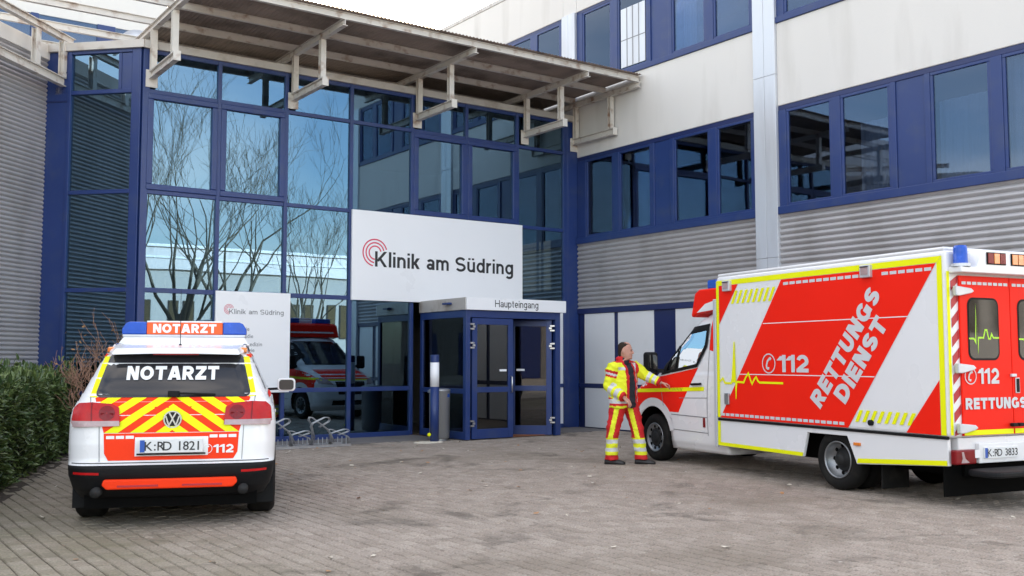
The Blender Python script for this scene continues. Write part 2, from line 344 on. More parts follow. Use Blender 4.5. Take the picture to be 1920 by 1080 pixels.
# ------------------------------------------------------------------ plain grotesque lettering drawn with strokes
def glyph(ch, t, x_=.72):
    h = t/2; S_ = []
    def st(*pts): S_.append(stroke2d(list(pts), t))
    def para(x0, y0, x1, y1, k=1.12): q = t*k/2; S_.append(([(x0-q, y0), (x0+q, y0), (x1+q, y1), (x1-q, y1)], [(0, 1, 2, 3)]))
    def el(cx, cy, rx, ry, a0, a1, n=16): return [(cx+rx*math.cos(R(a0+(a1-a0)*i/n)), cy+ry*math.sin(R(a0+(a1-a0)*i/n))) for i in range(n+1)]
    def loop(cx, cy, rx, ry):
        v, f = [], []
        for i in range(29):
            a = 2*math.pi*i/28; v += [(cx+(rx+h)*math.cos(a), cy+(ry+h)*math.sin(a)), (cx+(rx-h)*math.cos(a), cy+(ry-h)*math.sin(a))]
        S_.append((v, [(2*i, 2*i+1, 2*i+3, 2*i+2) for i in range(28)]))
    X = x_
    if ch == 'I': w = t; st((h,0),(h,1))
    elif ch == 'T': w = .78; st((0,1-h),(w,1-h)); st((w/2,0),(w/2,1-t))
    elif ch == 'H': w = .78; st((h,0),(h,1)); st((w-h,0),(w-h,1)); st((t,.51),(w-t,.51))
    elif ch == 'E': w = .66; st((h,0),(h,1)); st((t,1-h),(w,1-h)); st((t,.51),(w*.94,.51)); st((t,h),(w,h))
    elif ch == 'N': w = .80; st((h,0),(h,1)); st((w-h,0),(w-h,1)); para(w-h*1.15,0,h*1.15,1,1.15)
    elif ch == 'Z': w = .74; st((0,1-h),(w,1-h)); st((0,h),(w,h)); para(h*1.35,t*.9,w-h*1.35,1-t*.9,1.3)
    elif ch == 'A': w = .90; para(h*1.1,0,w/2-h*.35,1); para(w-h*1.1,0,w/2+h*.35,1); st((w*.25,.28),(w*.75,.28))
    elif ch == 'O': w = .92; loop(w/2,.5,w/2-h,.5-h)
    elif ch == 'D': w = .82; st((h,0),(h,1)); st((t,1-h),(w*.42,1-h),*el(w*.42,.5,w*.58-h,.5-h,85,-85),(w*.42,h),(t,h))
    elif ch == 'R': w = .80; st((h,0),(h,1)); m = .45; ry = (1-h-m)/2; st((t,1-h),(w*.5,1-h),*el(w*.5,m+ry,w*.45-h,ry,80,-80,10),(w*.5,m),(t,m)); para(w-h*1.15,0,w*.52,m-h*.6)
    elif ch == 'U': w = .78; r = w/2-h; st((h,1),(h,h+r),*el(w/2,h+r,r,r,180,360),(w-h,h+r),(w-h,1))
    elif ch == 'G': w = .88; st(*el(w/2,.5,w/2-h,.5-h,42,330,24)); st((w*.55,.44),(w-h,.44),(w-h,.08))
    elif ch == 'S': w = .74; ry = (1-t)/4; st(*el(w/2,1-h-ry,w/2-h,ry,25,255,14),*el(w/2,h+ry,w/2-h,ry,75,-155,14))
    elif ch == '1': w = .46; st((w-h,0),(w-h,1)); para(h*.4,.68,w-t*.9,.93,1.4)
    elif ch == '2': w = .72; ry = .26; st(*el(w/2,1-h-ry,w/2-h,ry,165,-25,14),(h*1.6,t*.95),(h*1.3,t*.6)); st((0,h),(w,h))
    elif ch == 'K': w = .78; st((h,0),(h,1)); para(t*.9,.34,w-h*1.3,1,1.25); para(w-h*1.2,0,w*.36,.60,1.2)
    elif ch == 'l': w = t; st((h,0),(h,1))
    elif ch == 'i': w = t; st((h,0),(h,X)); st((h,.86),(h,1))
    elif ch in 'nmr':
        r = .20 if ch != 'm' else .18; w = t if ch == 'r' else 2*r+t
        st((h,0),(h,X))
        if ch == 'r': w = t+.20; st((h,X*.52),*el(h+.24,X*.52,.24,X*.48-h,165,80,8))
        for k in range({'n': 1, 'm': 2, 'r': 0}[ch]):
            c = h+r+k*2*r; st(*el(c,X-h-r*1.05,r,r*1.05,172,0,12),(c+r,0))
        if ch == 'm': w = 4*r+t
    elif ch in 'uü':
        r = .20; w = 2*r+t; st((h,X),(h,h+r),*el(h+r,h+r,r,r*1.0,180,350,12)); st((w-h,0),(w-h,X))
        if ch == 'ü': st((w*.27,.84),(w*.27,.97)); st((w*.73,.84),(w*.73,.97))
    elif ch == 'k': w = .56; st((h,0),(h,1)); para(t*.9,.26,w-h*1.3,X,1.3); para(w-h*1.2,0,w*.36,.46,1.25)
    elif ch in 'dpg':
        rx, ry = .22, X/2-h; w = 2*rx+t; loop(h+rx,X/2,rx,ry)
        if ch == 'd': st((w-h,0),(w-h,1))
        if ch == 'p': st((h,-.27),(h,X))
        if ch == 'g': st((w-h,X),(w-h,-.06),*el(w/2,-.06,w/2-h,.18,0,-150,12))
    elif ch == 'a': w = .54; st(*el(w/2,X-h-.15,w/2-h,.15,160,10,10),(w-h,.0)); loop(w/2-h*.3,.215,w/2-h*1.3,.215-h)
    elif ch == 'e': rx = .22; w = 2*rx+t; st((h,X/2),(w-h,X/2),*el(h+rx,X/2,rx,X/2-h,8,315,22))
    elif ch == 't': w = .34; st((w*.45,.95),(w*.45,.18),*el(w*.45+.12,.18,.12,.18-h,190,280,6)); st((0,X-h),(w,X-h))
    else: return .36, []
    return w, S_
def plate_text(s, w, hgt, x0, z0, y, parent):
    k = w/len(s)
    for i, c in enumerate(s):
        if c == ' ': continue
        v2, f2 = text2d(c, None, hgt*(1 if c != ':' else .7), .006, x0+k*(i+.5), z0); flat('letter', v2, f2, lambda a, b: (a, y, b), M['ink'], parent)
def letters(s, fn, mat, parent, w, hgt, x0, y0, t=.16, gap=.12, name='letter', lay=.0003):
    """one part per letter; cap height hgt, whole line width w; fn(u, v, d) -> 3D, d lifts off the surface"""
    adv = []; x = 0
    for c in s:
        a, S_ = glyph(c, t); adv.append((x, S_)); x += a+(gap if c != ' ' else 0)
    k = w/(x-gap); out = []
    for gx, S_ in adv:
        if not S_: continue
        mb = MB()
        for i, (v, f) in enumerate(S_): mb.add([fn(x0+(p[0]+gx)*k, y0+p[1]*hgt, i*lay) for p in v], f)
        out.append(mb.obj(name, mat, parent))
    return out
def letters2d(s, w, hgt, x0, y0, t=.16, gap=.12):
    out = []; adv = []; x = 0
    for c in s:
        a, S_ = glyph(c, t); adv.append((x, S_)); x += a+(gap if c != ' ' else 0)
    k = w/(x-gap)
    for gx, S_ in adv: out.append([([(x0+(p[0]+gx)*k, y0+p[1]*hgt) for p in v], f) for v, f in S_])
    return [o for o in out if o]

# ------------------------------------------------------------------ ground and paving
def pavermat(name, obj_random):
    m, n, l, b = nodes_of(name); g = n.new('ShaderNodeNewGeometry')
    if obj_random:
        oi = n.new('ShaderNodeObjectInfo'); rnd = oi.outputs['Random']
    else:
        at = n.new('ShaderNodeAttribute'); at.attribute_name = 'rnd'; rnd = at.outputs['Fac']
    cr_ = n.new('ShaderNodeValToRGB'); e = cr_.color_ramp.elements
    e[0].color = (.31, .258, .212, 1); e[1].color = (.40, .34, .285, 1); x = e.new(.5); x.color = (.35, .293, .244, 1); x = e.new(.8); x.color = (.372, .313, .262, 1)
    l.new(rnd, cr_.inputs[0])
    t = n.new('ShaderNodeTexNoise'); t.inputs['Scale'].default_value = 55; t.inputs['Detail'].default_value = 5; l.new(g.outputs['Position'], t.inputs['Vector'])
    t2 = n.new('ShaderNodeTexNoise'); t2.inputs['Scale'].default_value = .55; t2.inputs['Detail'].default_value = 7; l.new(g.outputs['Position'], t2.inputs['Vector'])
    a = n.new('ShaderNodeMixRGB'); a.blend_type = 'MULTIPLY'; a.inputs[0].default_value = .85
    r1 = n.new('ShaderNodeMapRange'); r1.inputs['From Min'].default_value = .3; r1.inputs['From Max'].default_value = .7; r1.inputs['To Min'].default_value = .55; r1.inputs['To Max'].default_value = 1.25; l.new(t.outputs['Fac'], r1.inputs[0])
    l.new(cr_.outputs[0], a.inputs[1]); l.new(r1.outputs[0], a.inputs[2])
    c = n.new('ShaderNodeMixRGB'); c.inputs[2].default_value = (.16, .13, .095, 1); r2 = n.new('ShaderNodeMapRange'); r2.inputs['From Min'].default_value = .52; r2.inputs['From Max'].default_value = .72; r2.inputs['To Max'].default_value = .55
    l.new(t2.outputs['Fac'], r2.inputs[0]); l.new(r2.outputs[0], c.inputs[0]); l.new(a.outputs[0], c.inputs[1])
    t4 = n.new('ShaderNodeTexNoise'); t4.inputs['Scale'].default_value = .9; t4.inputs['Detail'].default_value = 9; t4.inputs['Roughness'].default_value = .65; t4.inputs['Distortion'].default_value = .8
    mp_ = n.new('ShaderNodeMapping'); mp_.inputs['Location'].default_value = (3.3, 1.7, 0); l.new(g.outputs['Position'], mp_.inputs[0]); l.new(mp_.outputs[0], t4.inputs['Vector'])
    r4 = n.new('ShaderNodeMapRange'); r4.inputs['From Min'].default_value = .555; r4.inputs['From Max'].default_value = .67; r4.inputs['To Max'].default_value = .65; l.new(t4.outputs['Fac'], r4.inputs[0])
    c4 = n.new('ShaderNodeMixRGB'); c4.inputs[2].default_value = (.09, .075, .06, 1); l.new(r4.outputs[0], c4.inputs[0]); l.new(c.outputs[0], c4.inputs[1]); c = c4
    v4 = n.new('ShaderNodeTexVoronoi'); v4.inputs['Scale'].default_value = 2.6; l.new(g.outputs['Position'], v4.inputs['Vector'])
    r5 = n.new('ShaderNodeMapRange'); r5.inputs['From Min'].default_value = .05; r5.inputs['From Max'].default_value = .025; r5.inputs['To Max'].default_value = .7; l.new(v4.outputs['Distance'], r5.inputs[0])
    c5 = n.new('ShaderNodeMixRGB'); c5.inputs[2].default_value = (.60, .57, .52, 1); l.new(r5.outputs[0], c5.inputs[0]); l.new(c.outputs[0], c5.inputs[1]); c = c5
    # moss on the damp side by the hedge
    sx = n.new('ShaderNodeSeparateXYZ'); l.new(g.outputs['Position'], sx.inputs[0])
    mr = n.new('ShaderNodeMapRange'); mr.inputs['From Min'].default_value = -10.6; mr.inputs['From Max'].default_value = -12.2; mr.inputs['To Max'].default_value = .75; l.new(sx.outputs['X'], mr.inputs[0])
    t3 = n.new('ShaderNodeTexNoise'); t3.inputs['Scale'].default_value = 2.2; t3.inputs['Detail'].default_value = 6; l.new(g.outputs['Position'], t3.inputs['Vector'])
    mu = n.new('ShaderNodeMath'); mu.operation = 'MULTIPLY'; l.new(mr.outputs[0], mu.inputs[0]); l.new(t3.outputs['Fac'], mu.inputs[1])
    d = n.new('ShaderNodeMixRGB'); d.inputs[2].default_value = (.12, .12, .05, 1); l.new(mu.outputs[0], d.inputs[0]); l.new(c.outputs[0], d.inputs[1])
    l.new(d.outputs[0], b.inputs['Base Color']); b.inputs['Roughness'].default_value = .85; b.inputs['Specular IOR Level'].default_value = .35
    bp = n.new('ShaderNodeBump'); bp.inputs['Distance'].default_value = .003; l.new(t.outputs['Fac'], bp.inputs['Height']); l.new(bp.outputs[0], b.inputs['Normal'])
    return m
M['paver'] = pavermat('concrete_paver', False); M['paver_o'] = pavermat('concrete_paver_single', True)
def groundmat():
    m, n, l, b = nodes_of('yard_paving'); g = n.new('ShaderNodeNewGeometry'); sx = n.new('ShaderNodeSeparateXYZ'); l.new(g.outputs['Position'], sx.inputs[0])
    t = n.new('ShaderNodeTexNoise'); t.inputs['Scale'].default_value = 3; t.inputs['Detail'].default_value = 8; l.new(g.outputs['Position'], t.inputs['Vector'])
    br = n.new('ShaderNodeTexBrick'); br.inputs['Scale'].default_value = 1; br.inputs['Brick Width'].default_value = .19; br.inputs['Row Height'].default_value = .125; br.inputs['Mortar Size'].default_value = .006
    br.inputs['Color1'].default_value = (.35, .295, .245, 1); br.inputs['Color2'].default_value = (.40, .34, .285, 1); br.inputs['Mortar'].default_value = (.13, .11, .085, 1); l.new(g.outputs['Position'], br.inputs['Vector'])
    fac = None
    for ax, op, th in (('X', 'GREATER_THAN', -17.25), ('X', 'LESS_THAN', .05), ('Y', 'GREATER_THAN', -18.55), ('Y', 'LESS_THAN', .05)):
        q = n.new('ShaderNodeMath'); q.operation = op; q.inputs[1].default_value = th; l.new(sx.outputs[ax], q.inputs[0])
        if fac is None: fac = q.outputs[0]
        else: w_ = n.new('ShaderNodeMath'); w_.operation = 'MULTIPLY'; l.new(fac, w_.inputs[0]); l.new(q.outputs[0], w_.inputs[1]); fac = w_.outputs[0]
    j = n.new('ShaderNodeMixRGB'); j.inputs[1].default_value = (.10, .08, .055, 1); j.inputs[2].default_value = (.17, .135, .095, 1); l.new(t.outputs['Fac'], j.inputs[0])
    x = n.new('ShaderNodeMixRGB'); l.new(fac, x.inputs[0]); l.new(br.outputs['Color'], x.inputs[1]); l.new(j.outputs[0], x.inputs[2]); l.new(x.outputs[0], b.inputs['Base Color']); b.inputs['Roughness'].default_value = .9
    return m
M['joint'] = groundmat()
g = MB(); g.add([(-400,-400,-.012),(400,-400,-.012),(400,400,-.012),(-400,400,-.012)], [(0,1,2,3)])
ground = struct(g.obj('ground', M['joint']))
fwd = (math.sin(R(35.3)), math.cos(R(35.3)))
PW, PL, GAP = .125, .19, .010
cand = []
ix = 0; x = -17.2
while x < -.02:
    y = -18.5 + (ix % 2)*PL/2 - (ix % 3)*.017
    while y < -.02:
        if not (y > -1.22 and x > -9.7): 
            if not (x < -10.2 and (x+10.45)*4.73 - (y-.1)*1.7 < -.35): cand.append((x, y))
        y += PL
    x += PW; ix += 1
C_ = np.array(cand)
def inview(p):
    v = p - np.array([-14.2, -17.52]); z = v @ np.array(fwd); r = v @ np.array([fwd[1], -fwd[0]])
    return (z > 6.75) & (np.abs(r/z) < .508), z
iv, zz = inview(C_); order = np.argsort(np.where(iv, zz, 999)); near = set(order[:300].tolist())
def paver_geo(w, l_, h0, ch=.008):
    a, b = w/2, l_/2
    return [(-a,-b,-.012),(a,-b,-.012),(a,b,-.012),(-a,b,-.012),(-a,-b,h0-ch),(a,-b,h0-ch),(a,b,h0-ch),(-a,b,h0-ch),(-a+ch,-b+ch,h0),(a-ch,-b+ch,h0),(a-ch,b-ch,h0),(-a+ch,b-ch,h0)], \
           [(0,1,5,4),(1,2,6,5),(2,3,7,6),(3,0,4,7),(4,5,9,8),(5,6,10,9),(6,7,11,10),(7,4,8,11),(8,9,10,11)]
pv, pf = paver_geo(PW-GAP, PL-GAP, 0)
pm = bpy.data.meshes.new('paver'); pm.from_pydata(pv, [], pf); pm.materials.append(M['paver_o'])
PVn = np.array(pv); N = len(PVn); keep = [i for i in range(len(C_)) if i not in near]
allv = np.empty((len(keep), N, 3)); jit = np.random.normal(0, 1, (len(keep), 5))
for k, i in enumerate(keep):
    q = PVn.copy(); q[:, 2] += np.where(PVn[:, 2] > -.01, jit[k,0]*.0012 + PVn[:,0]*jit[k,1]*.012 + PVn[:,1]*jit[k,2]*.010, 0)
    q[:, 0] += C_[i,0] + jit[k,3]*.0012; q[:, 1] += C_[i,1] + jit[k,4]*.0012; allv[k] = q
pme = bpy.data.meshes.new('paving'); ff = np.array([f for f in pf]); 
pme.from_pydata(allv.reshape(-1, 3).tolist(), [], (ff[None] + (np.arange(len(keep))*N)[:, None, None]).reshape(-1, 4).tolist())
att = pme.attributes.new('rnd', 'FLOAT', 'POINT'); att.data.foreach_set('value', np.repeat(np.random.rand(len(keep)), N))
pme.materials.append(M['paver']); po = bpy.data.objects.new('paving', pme); COL.objects.link(po); po.parent = ground; po['kind'] = 'stuff'
for i in near:
    o = bpy.data.objects.new('paver', pm); COL.objects.link(o); o.parent = ground
    o.location = (C_[i,0]+random.gauss(0,.001), C_[i,1]+random.gauss(0,.001), random.gauss(0,.001)); o.rotation_euler = (random.gauss(0,.008), random.gauss(0,.01), random.gauss(0,.004))
g = MB(); g.box(-9.7, -4.2, -1.2, 0, -.01, .012); g.box(-1.75, -.01, -1.2, 0, -.01, .012); struct(g.obj('pavement_strip', M['concrete'], None, bevel=.004))
g = MB(); g.add([(-17.5,-11.5,.0),(-13.6,-9.2,.0),(-10.55,-.5,.0),(-9.6,0.05,.0),(-10.9,1.3,.0),(-17.5,-5.2,.0)], [(0,1,2,3,4,5)]); struct(g.obj('planting_bed', M['soil']))

# ------------------------------------------------------------------ entrance hall (glazed facade on y = 0, chamfer to the left)
hall = thing('entrance_hall', 'blue framed glass entrance hall between two corrugated metal wings', 'building')
FX = [-9.5, -8.22, -6.95, -5.62, -4.27, -2.98, -1.68, -.37]
RZ = [.05, .93, 2.67, 4.35, 6.09, 6.80]
PORCH = lambda c, r: c in (4, 5) and r in (0, 1)
def hall_frame(c0, c1, put, tag_left=True):
    pass
for i, x in enumerate(FX):
    w = .035 if i not in (0, 7) else .06
    g = MB(); g.box(x-w, x+w, -.055, .06, .02, 6.82)
    g.obj('mullion', M['blue'], hall, bevel=.006)
for j, z in enumerate(RZ):
    h = (.05, .04, .04, .035, .035, .05)[j]
    for i in range(7):
        if j in (0, 1) and i in (4, 5): continue
        wl_ = .06 if i == 0 else .035; wr_ = .06 if i == 6 else .035
        g = MB(); g.box(FX[i]+wl_, FX[i+1]-wr_, -.045, .05, z-h, z+h); g.obj('transom', M['blue'], hall, bevel=.005)
CASE = {(0, 3), (1, 3), (4, 3), (5, 3)}
for i in range(7):
    for j in range(5):
        if PORCH(i, j): continue
        x0, x1, z0, z1 = FX[i]+.03, FX[i+1]-.03, RZ[j]+.035, RZ[j+1]-.035
        if i == 6 and j in (0, 1):
            g = MB(); g.box(x0, x1, -.02, .01, z0, z1); g.obj('infill_panel', M['white'], hall); continue
        if (i, j) in CASE:
            g = MB(); t = .10
            g.box(x0, x1, -.07, .03, z0, z0+t); g.box(x0, x1, -.07, .03, z1-t, z1); g.box(x0, x0+t, -.07, .03, z0+t, z1-t); g.box(x1-t, x1, -.07, .03, z0+t, z1-t)
            w_ = g.obj('window', M['blue'], hall, bevel=.012)
            g = MB(); t = .055; a0, a1, b0, b1 = x0+.1, x1-.1, z0+.1, z1-.1
            g = MB(); g.box(a0-.004, a1+.004, -.012, .0, b0-.004, b1+.004); g.obj('pane', M['glass'], w_)
        else:
            g = MB(); g.box(x0, x1, -.006, .006, z0, z1); g.obj('pane', M['glass'], hall)
g = MB(); g.box(-.31, -.001, -.05, .06, .0, 6.82); g.obj('corner_pier', M['blue'], hall, bevel=.01)
# chamfered bay A: from (-9.5,0) along (-.707,.707), and wall corner
S2 = math.sqrt(.5)
def A(t, d, z): return (-9.56 - S2*t - S2*d, 0 + S2*t - S2*d, z)      # d > 0 in front of the bay
def abox(mb, t0, t1, d0, d1, z0, z1):
    mb.add([A(t0,d0,z0),A(t1,d0,z0),A(t1,d1,z0),A(t0,d1,z0),A(t0,d0,z1),A(t1,d0,z1),A(t1,d1,z1),A(t0,d1,z1)], [(0,3,2,1),(4,5,6,7),(0,1,5,4),(1,2,6,5),(2,3,7,6),(3,0,4,7)]); return mb
AT = [.0, .16, 1.32, 1.78]
g = abox(MB(), .0, .17, -.06, .05, .02, 6.82); g.obj('corner_post', M['blue'], hall, bevel=.01)
g = abox(MB(), 1.36, 1.80, -.06, .04, .02, 6.82); g.obj('corner_post', M['blue'], hall, bevel=.01)
g = abox(MB(), 1.30, 1.365, -.06, .06, .02, 6.82); g.obj('mullion', M['blue'], hall, bevel=.006)
g = abox(MB(), .17, .36, -.03, .045, 6.12, 6.75); g.obj('infill_panel', M['blue'], hall, bevel=.004)
g = abox(MB(), .355, .41, -.05, .06, 6.12, 6.75); g.obj('mullion', M['blue'], hall, bevel=.005)
for j, z in enumerate(RZ):
    g = abox(MB(), .17, 1.30, -.05, .05, z-.035, z+.035); g.obj('transom', M['blue'], hall, bevel=.005)
for j in range(5):
    g = abox(MB(), .165 if j < 4 else .41, 1.305, -.006, .006, RZ[j]+.035, RZ[j+1]-.035); g.obj('pane', M['glass'], hall)
for z in (5.95, 6.45): g = abox(MB(), 1.37, 1.79, .03, .055, z-.012, z+.012); g.obj('joint_strip', M['navy'], hall)
# coping and roof
def L3(p, z): return (p[0], p[1], z)
g = MB()
for a, b in (((-9.6, -.1), (.0, -.1)),): g.box(a[0], b[0], -.10, .25, 6.82, 6.96)
abox(g, -.07, 1.9, -.25, .10, 6.82, 6.961); g.obj('coping', M['coping'], hall, bevel=.006)
g = MB(); g.prism([(-9.5,.12),(-.02,.12),(-.02,9.9),(-16,9.9),(-16,6.4),(-10.9,1.35)], lambda u, v, d: (u, v, d), 6.6, 6.83); g.obj('roof_deck', M['roofdeck'], hall)
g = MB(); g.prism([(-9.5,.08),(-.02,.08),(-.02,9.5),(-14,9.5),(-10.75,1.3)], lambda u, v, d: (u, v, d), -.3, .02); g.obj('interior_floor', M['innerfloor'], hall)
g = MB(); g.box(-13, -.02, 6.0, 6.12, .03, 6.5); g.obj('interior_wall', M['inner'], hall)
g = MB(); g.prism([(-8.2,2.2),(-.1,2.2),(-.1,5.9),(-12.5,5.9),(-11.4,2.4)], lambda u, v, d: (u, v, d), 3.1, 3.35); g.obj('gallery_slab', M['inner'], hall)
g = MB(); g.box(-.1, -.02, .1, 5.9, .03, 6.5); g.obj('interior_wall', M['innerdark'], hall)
g = MB(); g.box(-.125, -.105, .75, 2.3, 3.08, 4.25); iw = g.obj('window_daylight_panel', pmat('daylight_glow', (.75, .8, .8), .5, emit=.22), hall)  # glowing panel stands in for daylight seen through the building
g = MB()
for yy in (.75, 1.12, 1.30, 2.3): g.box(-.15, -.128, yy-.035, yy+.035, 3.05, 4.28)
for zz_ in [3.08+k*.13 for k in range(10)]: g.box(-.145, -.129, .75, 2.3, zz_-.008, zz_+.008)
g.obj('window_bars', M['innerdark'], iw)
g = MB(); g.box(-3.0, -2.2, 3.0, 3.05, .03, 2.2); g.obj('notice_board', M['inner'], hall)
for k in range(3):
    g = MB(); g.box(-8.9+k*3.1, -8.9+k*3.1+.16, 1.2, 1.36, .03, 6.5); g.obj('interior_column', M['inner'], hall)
def radiator(x0, x1):
    t = thing('radiator', 'cream panel radiator behind the glass beside the porch' if x0 > -5.7 else 'cream panel radiator behind the glass behind the bicycle rack', 'radiator', ((x0+x1)/2, .3, .02))
    g = MB(); g.box(x0, x1, .26, .34, .10, .66)
    g.obj('panel', M['radiator'], t, bevel=.01, world=True)
    n_ = int((x1-x0)/.035); g = MB()
    for k in range(n_): g.box(x0+.02+k*.035, x0+.036+k*.035, .25, .259, .13, .63)
    g.obj('fins', M['radiator'], t, world=True)
    for s in (x0+.1, x1-.13):
        g = MB(); g.box(s, s+.03, .28, .32, .02, .099); g.obj('foot', M['radiator'], t, world=True)
radiator(-6.75, -5.72); radiator(-5.5, -4.55)

# ------------------------------------------------------------------ right wing on x = 0
wing = thing('clinic_wing', 'white rendered wing with blue window bands above grey corrugated cladding', 'building')
Y1 = -11.25
def wbox(name, y0, y1, z0, z1, d0, d1, mat, bevel=0, parent=None):      # d: metres in front of x=0 (towards -x)
    g = MB(); g.box(-d1, -d0, y0, y1, z0, z1); return g.obj(name, mat, parent or wing, bevel=bevel)
BAYS = [(-.06, -5.25), (-5.76, -10.75)]
def corrugated(a, b, z0, z1, dirn, name, parent, mat, pitch=.076, amp=.014, seg=10, seams=()):
    """wavy sheet from plan point a to b; dirn = outward unit vector"""
    n = int(round((z1-z0)/pitch))*seg; v = []; f = []
    for i in range(n+1):
        z = z0+(z1-z0)*i/n; d = amp*(2*abs(math.cos(math.pi*i/seg))-1)
        v += [(a[0]+dirn[0]*d, a[1]+dirn[1]*d, z), (b[0]+dirn[0]*d, b[1]+dirn[1]*d, z)]
    f = [(2*i, 2*i+1, 2*i+3, 2*i+2) for i in range(n)]
    mb = MB(); mb.add(v, f); return mb.obj(name, mat, parent)
for b0, b1 in BAYS:
    corrugated((-.03, b0), (-.03, b1), 2.62, 4.06, (-1, 0), 'corrugated_cladding', wing, M['corr'], .103, .019)
    wbox('backing_wall', b0, b1, 2.5, 4.05, -.25, .012, M['innerdark'])
    wbox('window_sill', b0, b1, 4.06, 4.20, -.05, .09, M['blue'], .008)
    wbox('window_head', b0, b1, 5.93, 6.02, -.05, .03, M['navy'], .006)
    wbox('white_band', b0, b1, 6.021, 7.53, -.2, .045, M['render'], .012)
    wbox('window_sill', b0, b1, 7.531, 7.64, -.05, .075, M['blue'], .008)
    wbox('window_head', b0, b1, 9.30, 9.37, -.05, .03, M['navy'], .006)
    wbox('white_band', b0, b1, 9.371, 10.5, -.2, .045, M['render'], .012)
def win_row(y0, glasses, z0, z1, yend):
    """glasses = [(ya, yb)], blue frames between; wide gaps get a panel"""
    edges = [y0]+[e for gq in glasses for e in gq]+[yend]
    for k in range(0, len(edges), 2):
        a, b = edges[k], edges[k+1]
        if abs(a-b) > .45:
            wbox('spandrel_panel', a-.10, b+.10, z0, z1, -.02, .015, M['blue'], .004)
            wbox('window_post', a, a-.099, z0, z1, -.05, .04, M['blue'], .008); wbox('window_post', b+.099, b, z0, z1, -.05, .04, M['blue'], .008)
        else: wbox('window_post', a, b, z0, z1, -.05, .04, M['blue'], .008)
    for a, b in glasses:
        g = MB(); t = .05; d0, d1 = -.03, .03
        g.box(-d1, -d0, a, b, z0, z0+t); g.box(-d1, -d0, a, b, z1-t, z1); g.box(-d1, -d0, a, a-t, z0+t, z1-t); g.box(-d1, -d0, b+t, b, z0+t, z1-t)
        w_ = g.obj('window', M['blue'], wing, bevel=.008)
        g = MB(); g.box(-.006, .006, a-t, b+t, z0+t, z1-t); g.obj('pane', M['glass2'], w_)
G1 = [(-.36, -1.27), (-1.46, -2.45), (-3.11, -4.08), (-4.27, -5.16)]
G2 = [(-5.93, -6.89), (-7.07, -8.02), (-8.72, -9.69), (-9.87, -10.68)]
win_row(-.06, G1, 4.20, 5.93, -5.25); win_row(-5.76, G2, 4.20, 5.93, -10.75)
win_row(-.06, [(-.26, -1.24), (-1.45, -2.38), (-3.10, -4.02), (-4.23, -5.16)], 7.64, 9.30, -5.25); win_row(-5.76, G2, 7.64, 9.30, -10.75)
for y0, y1 in ((.42, -.055), (-5.251, -5.759), (-10.751, -11.25)):
    z0 = 0 if y0 < 0 else 6.96
    for (ya, yb) in ((y0, (y0+y1)/2+.003), ((y0+y1)/2-.003, y1)):
        for za, zb in ((z0, 3.3), (3.304, 6.6), (6.604, 9.37)):
            if zb > z0: wbox('pilaster_panel', ya, yb, max(za, z0), zb, -.15, .10, M['alu'], .006)
    wbox('white_band', y0, y1, 9.372, 10.5, -.2, .049, M['render'], .01)
# rear stretch of the wing above the hall roof
wbox('white_band', 9.5, .43, 6.7, 7.53, -.2, .045, M['render']); wbox('window_sill', 9.5, .43, 7.531, 7.64, -.05, .075, M['blue'])
wbox('window_head', 9.5, .43, 9.30, 9.37, -.05, .03, M['navy']); wbox('white_band', 9.5, .43, 9.371, 10.5, -.2, .045, M['render'], .012)
for a, b in ((1.5, .55), (2.6, 1.68), (4.2, 3.25), (5.3, 4.35), (6.9, 5.9), (8.0, 7.05)):
    g = MB(); t = .05
    g.box(-.03, .03, a, b, 7.64, 7.69); g.box(-.03, .03, a, b, 9.25, 9.30); g.box(-.03, .03, a, a-t, 7.69, 9.25); g.box(-.03, .03, b+t, b, 7.69, 9.25)
    w_ = g.obj('window', M['blue'], wing); g = MB(); g.box(-.006, .006, a-t, b+t, 7.69, 9.25); g.obj('pane', M['glass2'], w_)
for a, b in ((.55, .431), (1.68, 1.5), (3.25, 2.6), (4.35, 4.2), (5.9, 5.3), (7.05, 6.9), (9.5, 8.0)): wbox('window_post', a, b, 7.64, 9.30, -.05, .03, M['blue'])
# base: navy frame with white panels
PB = [(-.27, -1.25), (-1.38, -2.47), (-3.10, -4.05), (-4.20, -5.15), (-5.9, -6.9), (-7.05, -8.0), (-8.7, -9.6), (-9.8, -10.65)]
for b0, b1 in BAYS:
    wbox('base_frame', b0, b1, 0, 2.615, -.25, .0, M['navy'])
    wbox('base_rail', b0, b1, .88, .97, .001, .03, M['navy'], .004); wbox('base_rail', b0, b1, 2.50, 2.615, .001, .05, M['navy'], .004)
for a, b in PB:
    wbox('facade_panel', a, b, .975, 2.495, .003, .022, M['white'], .003); wbox('facade_panel', a, b, .03, .875, .003, .022, M['white'], .003)
fl = wbox('service_flap', -1.72, -2.22, 1.0, 1.62, .0235, .030, M['white'], .002)
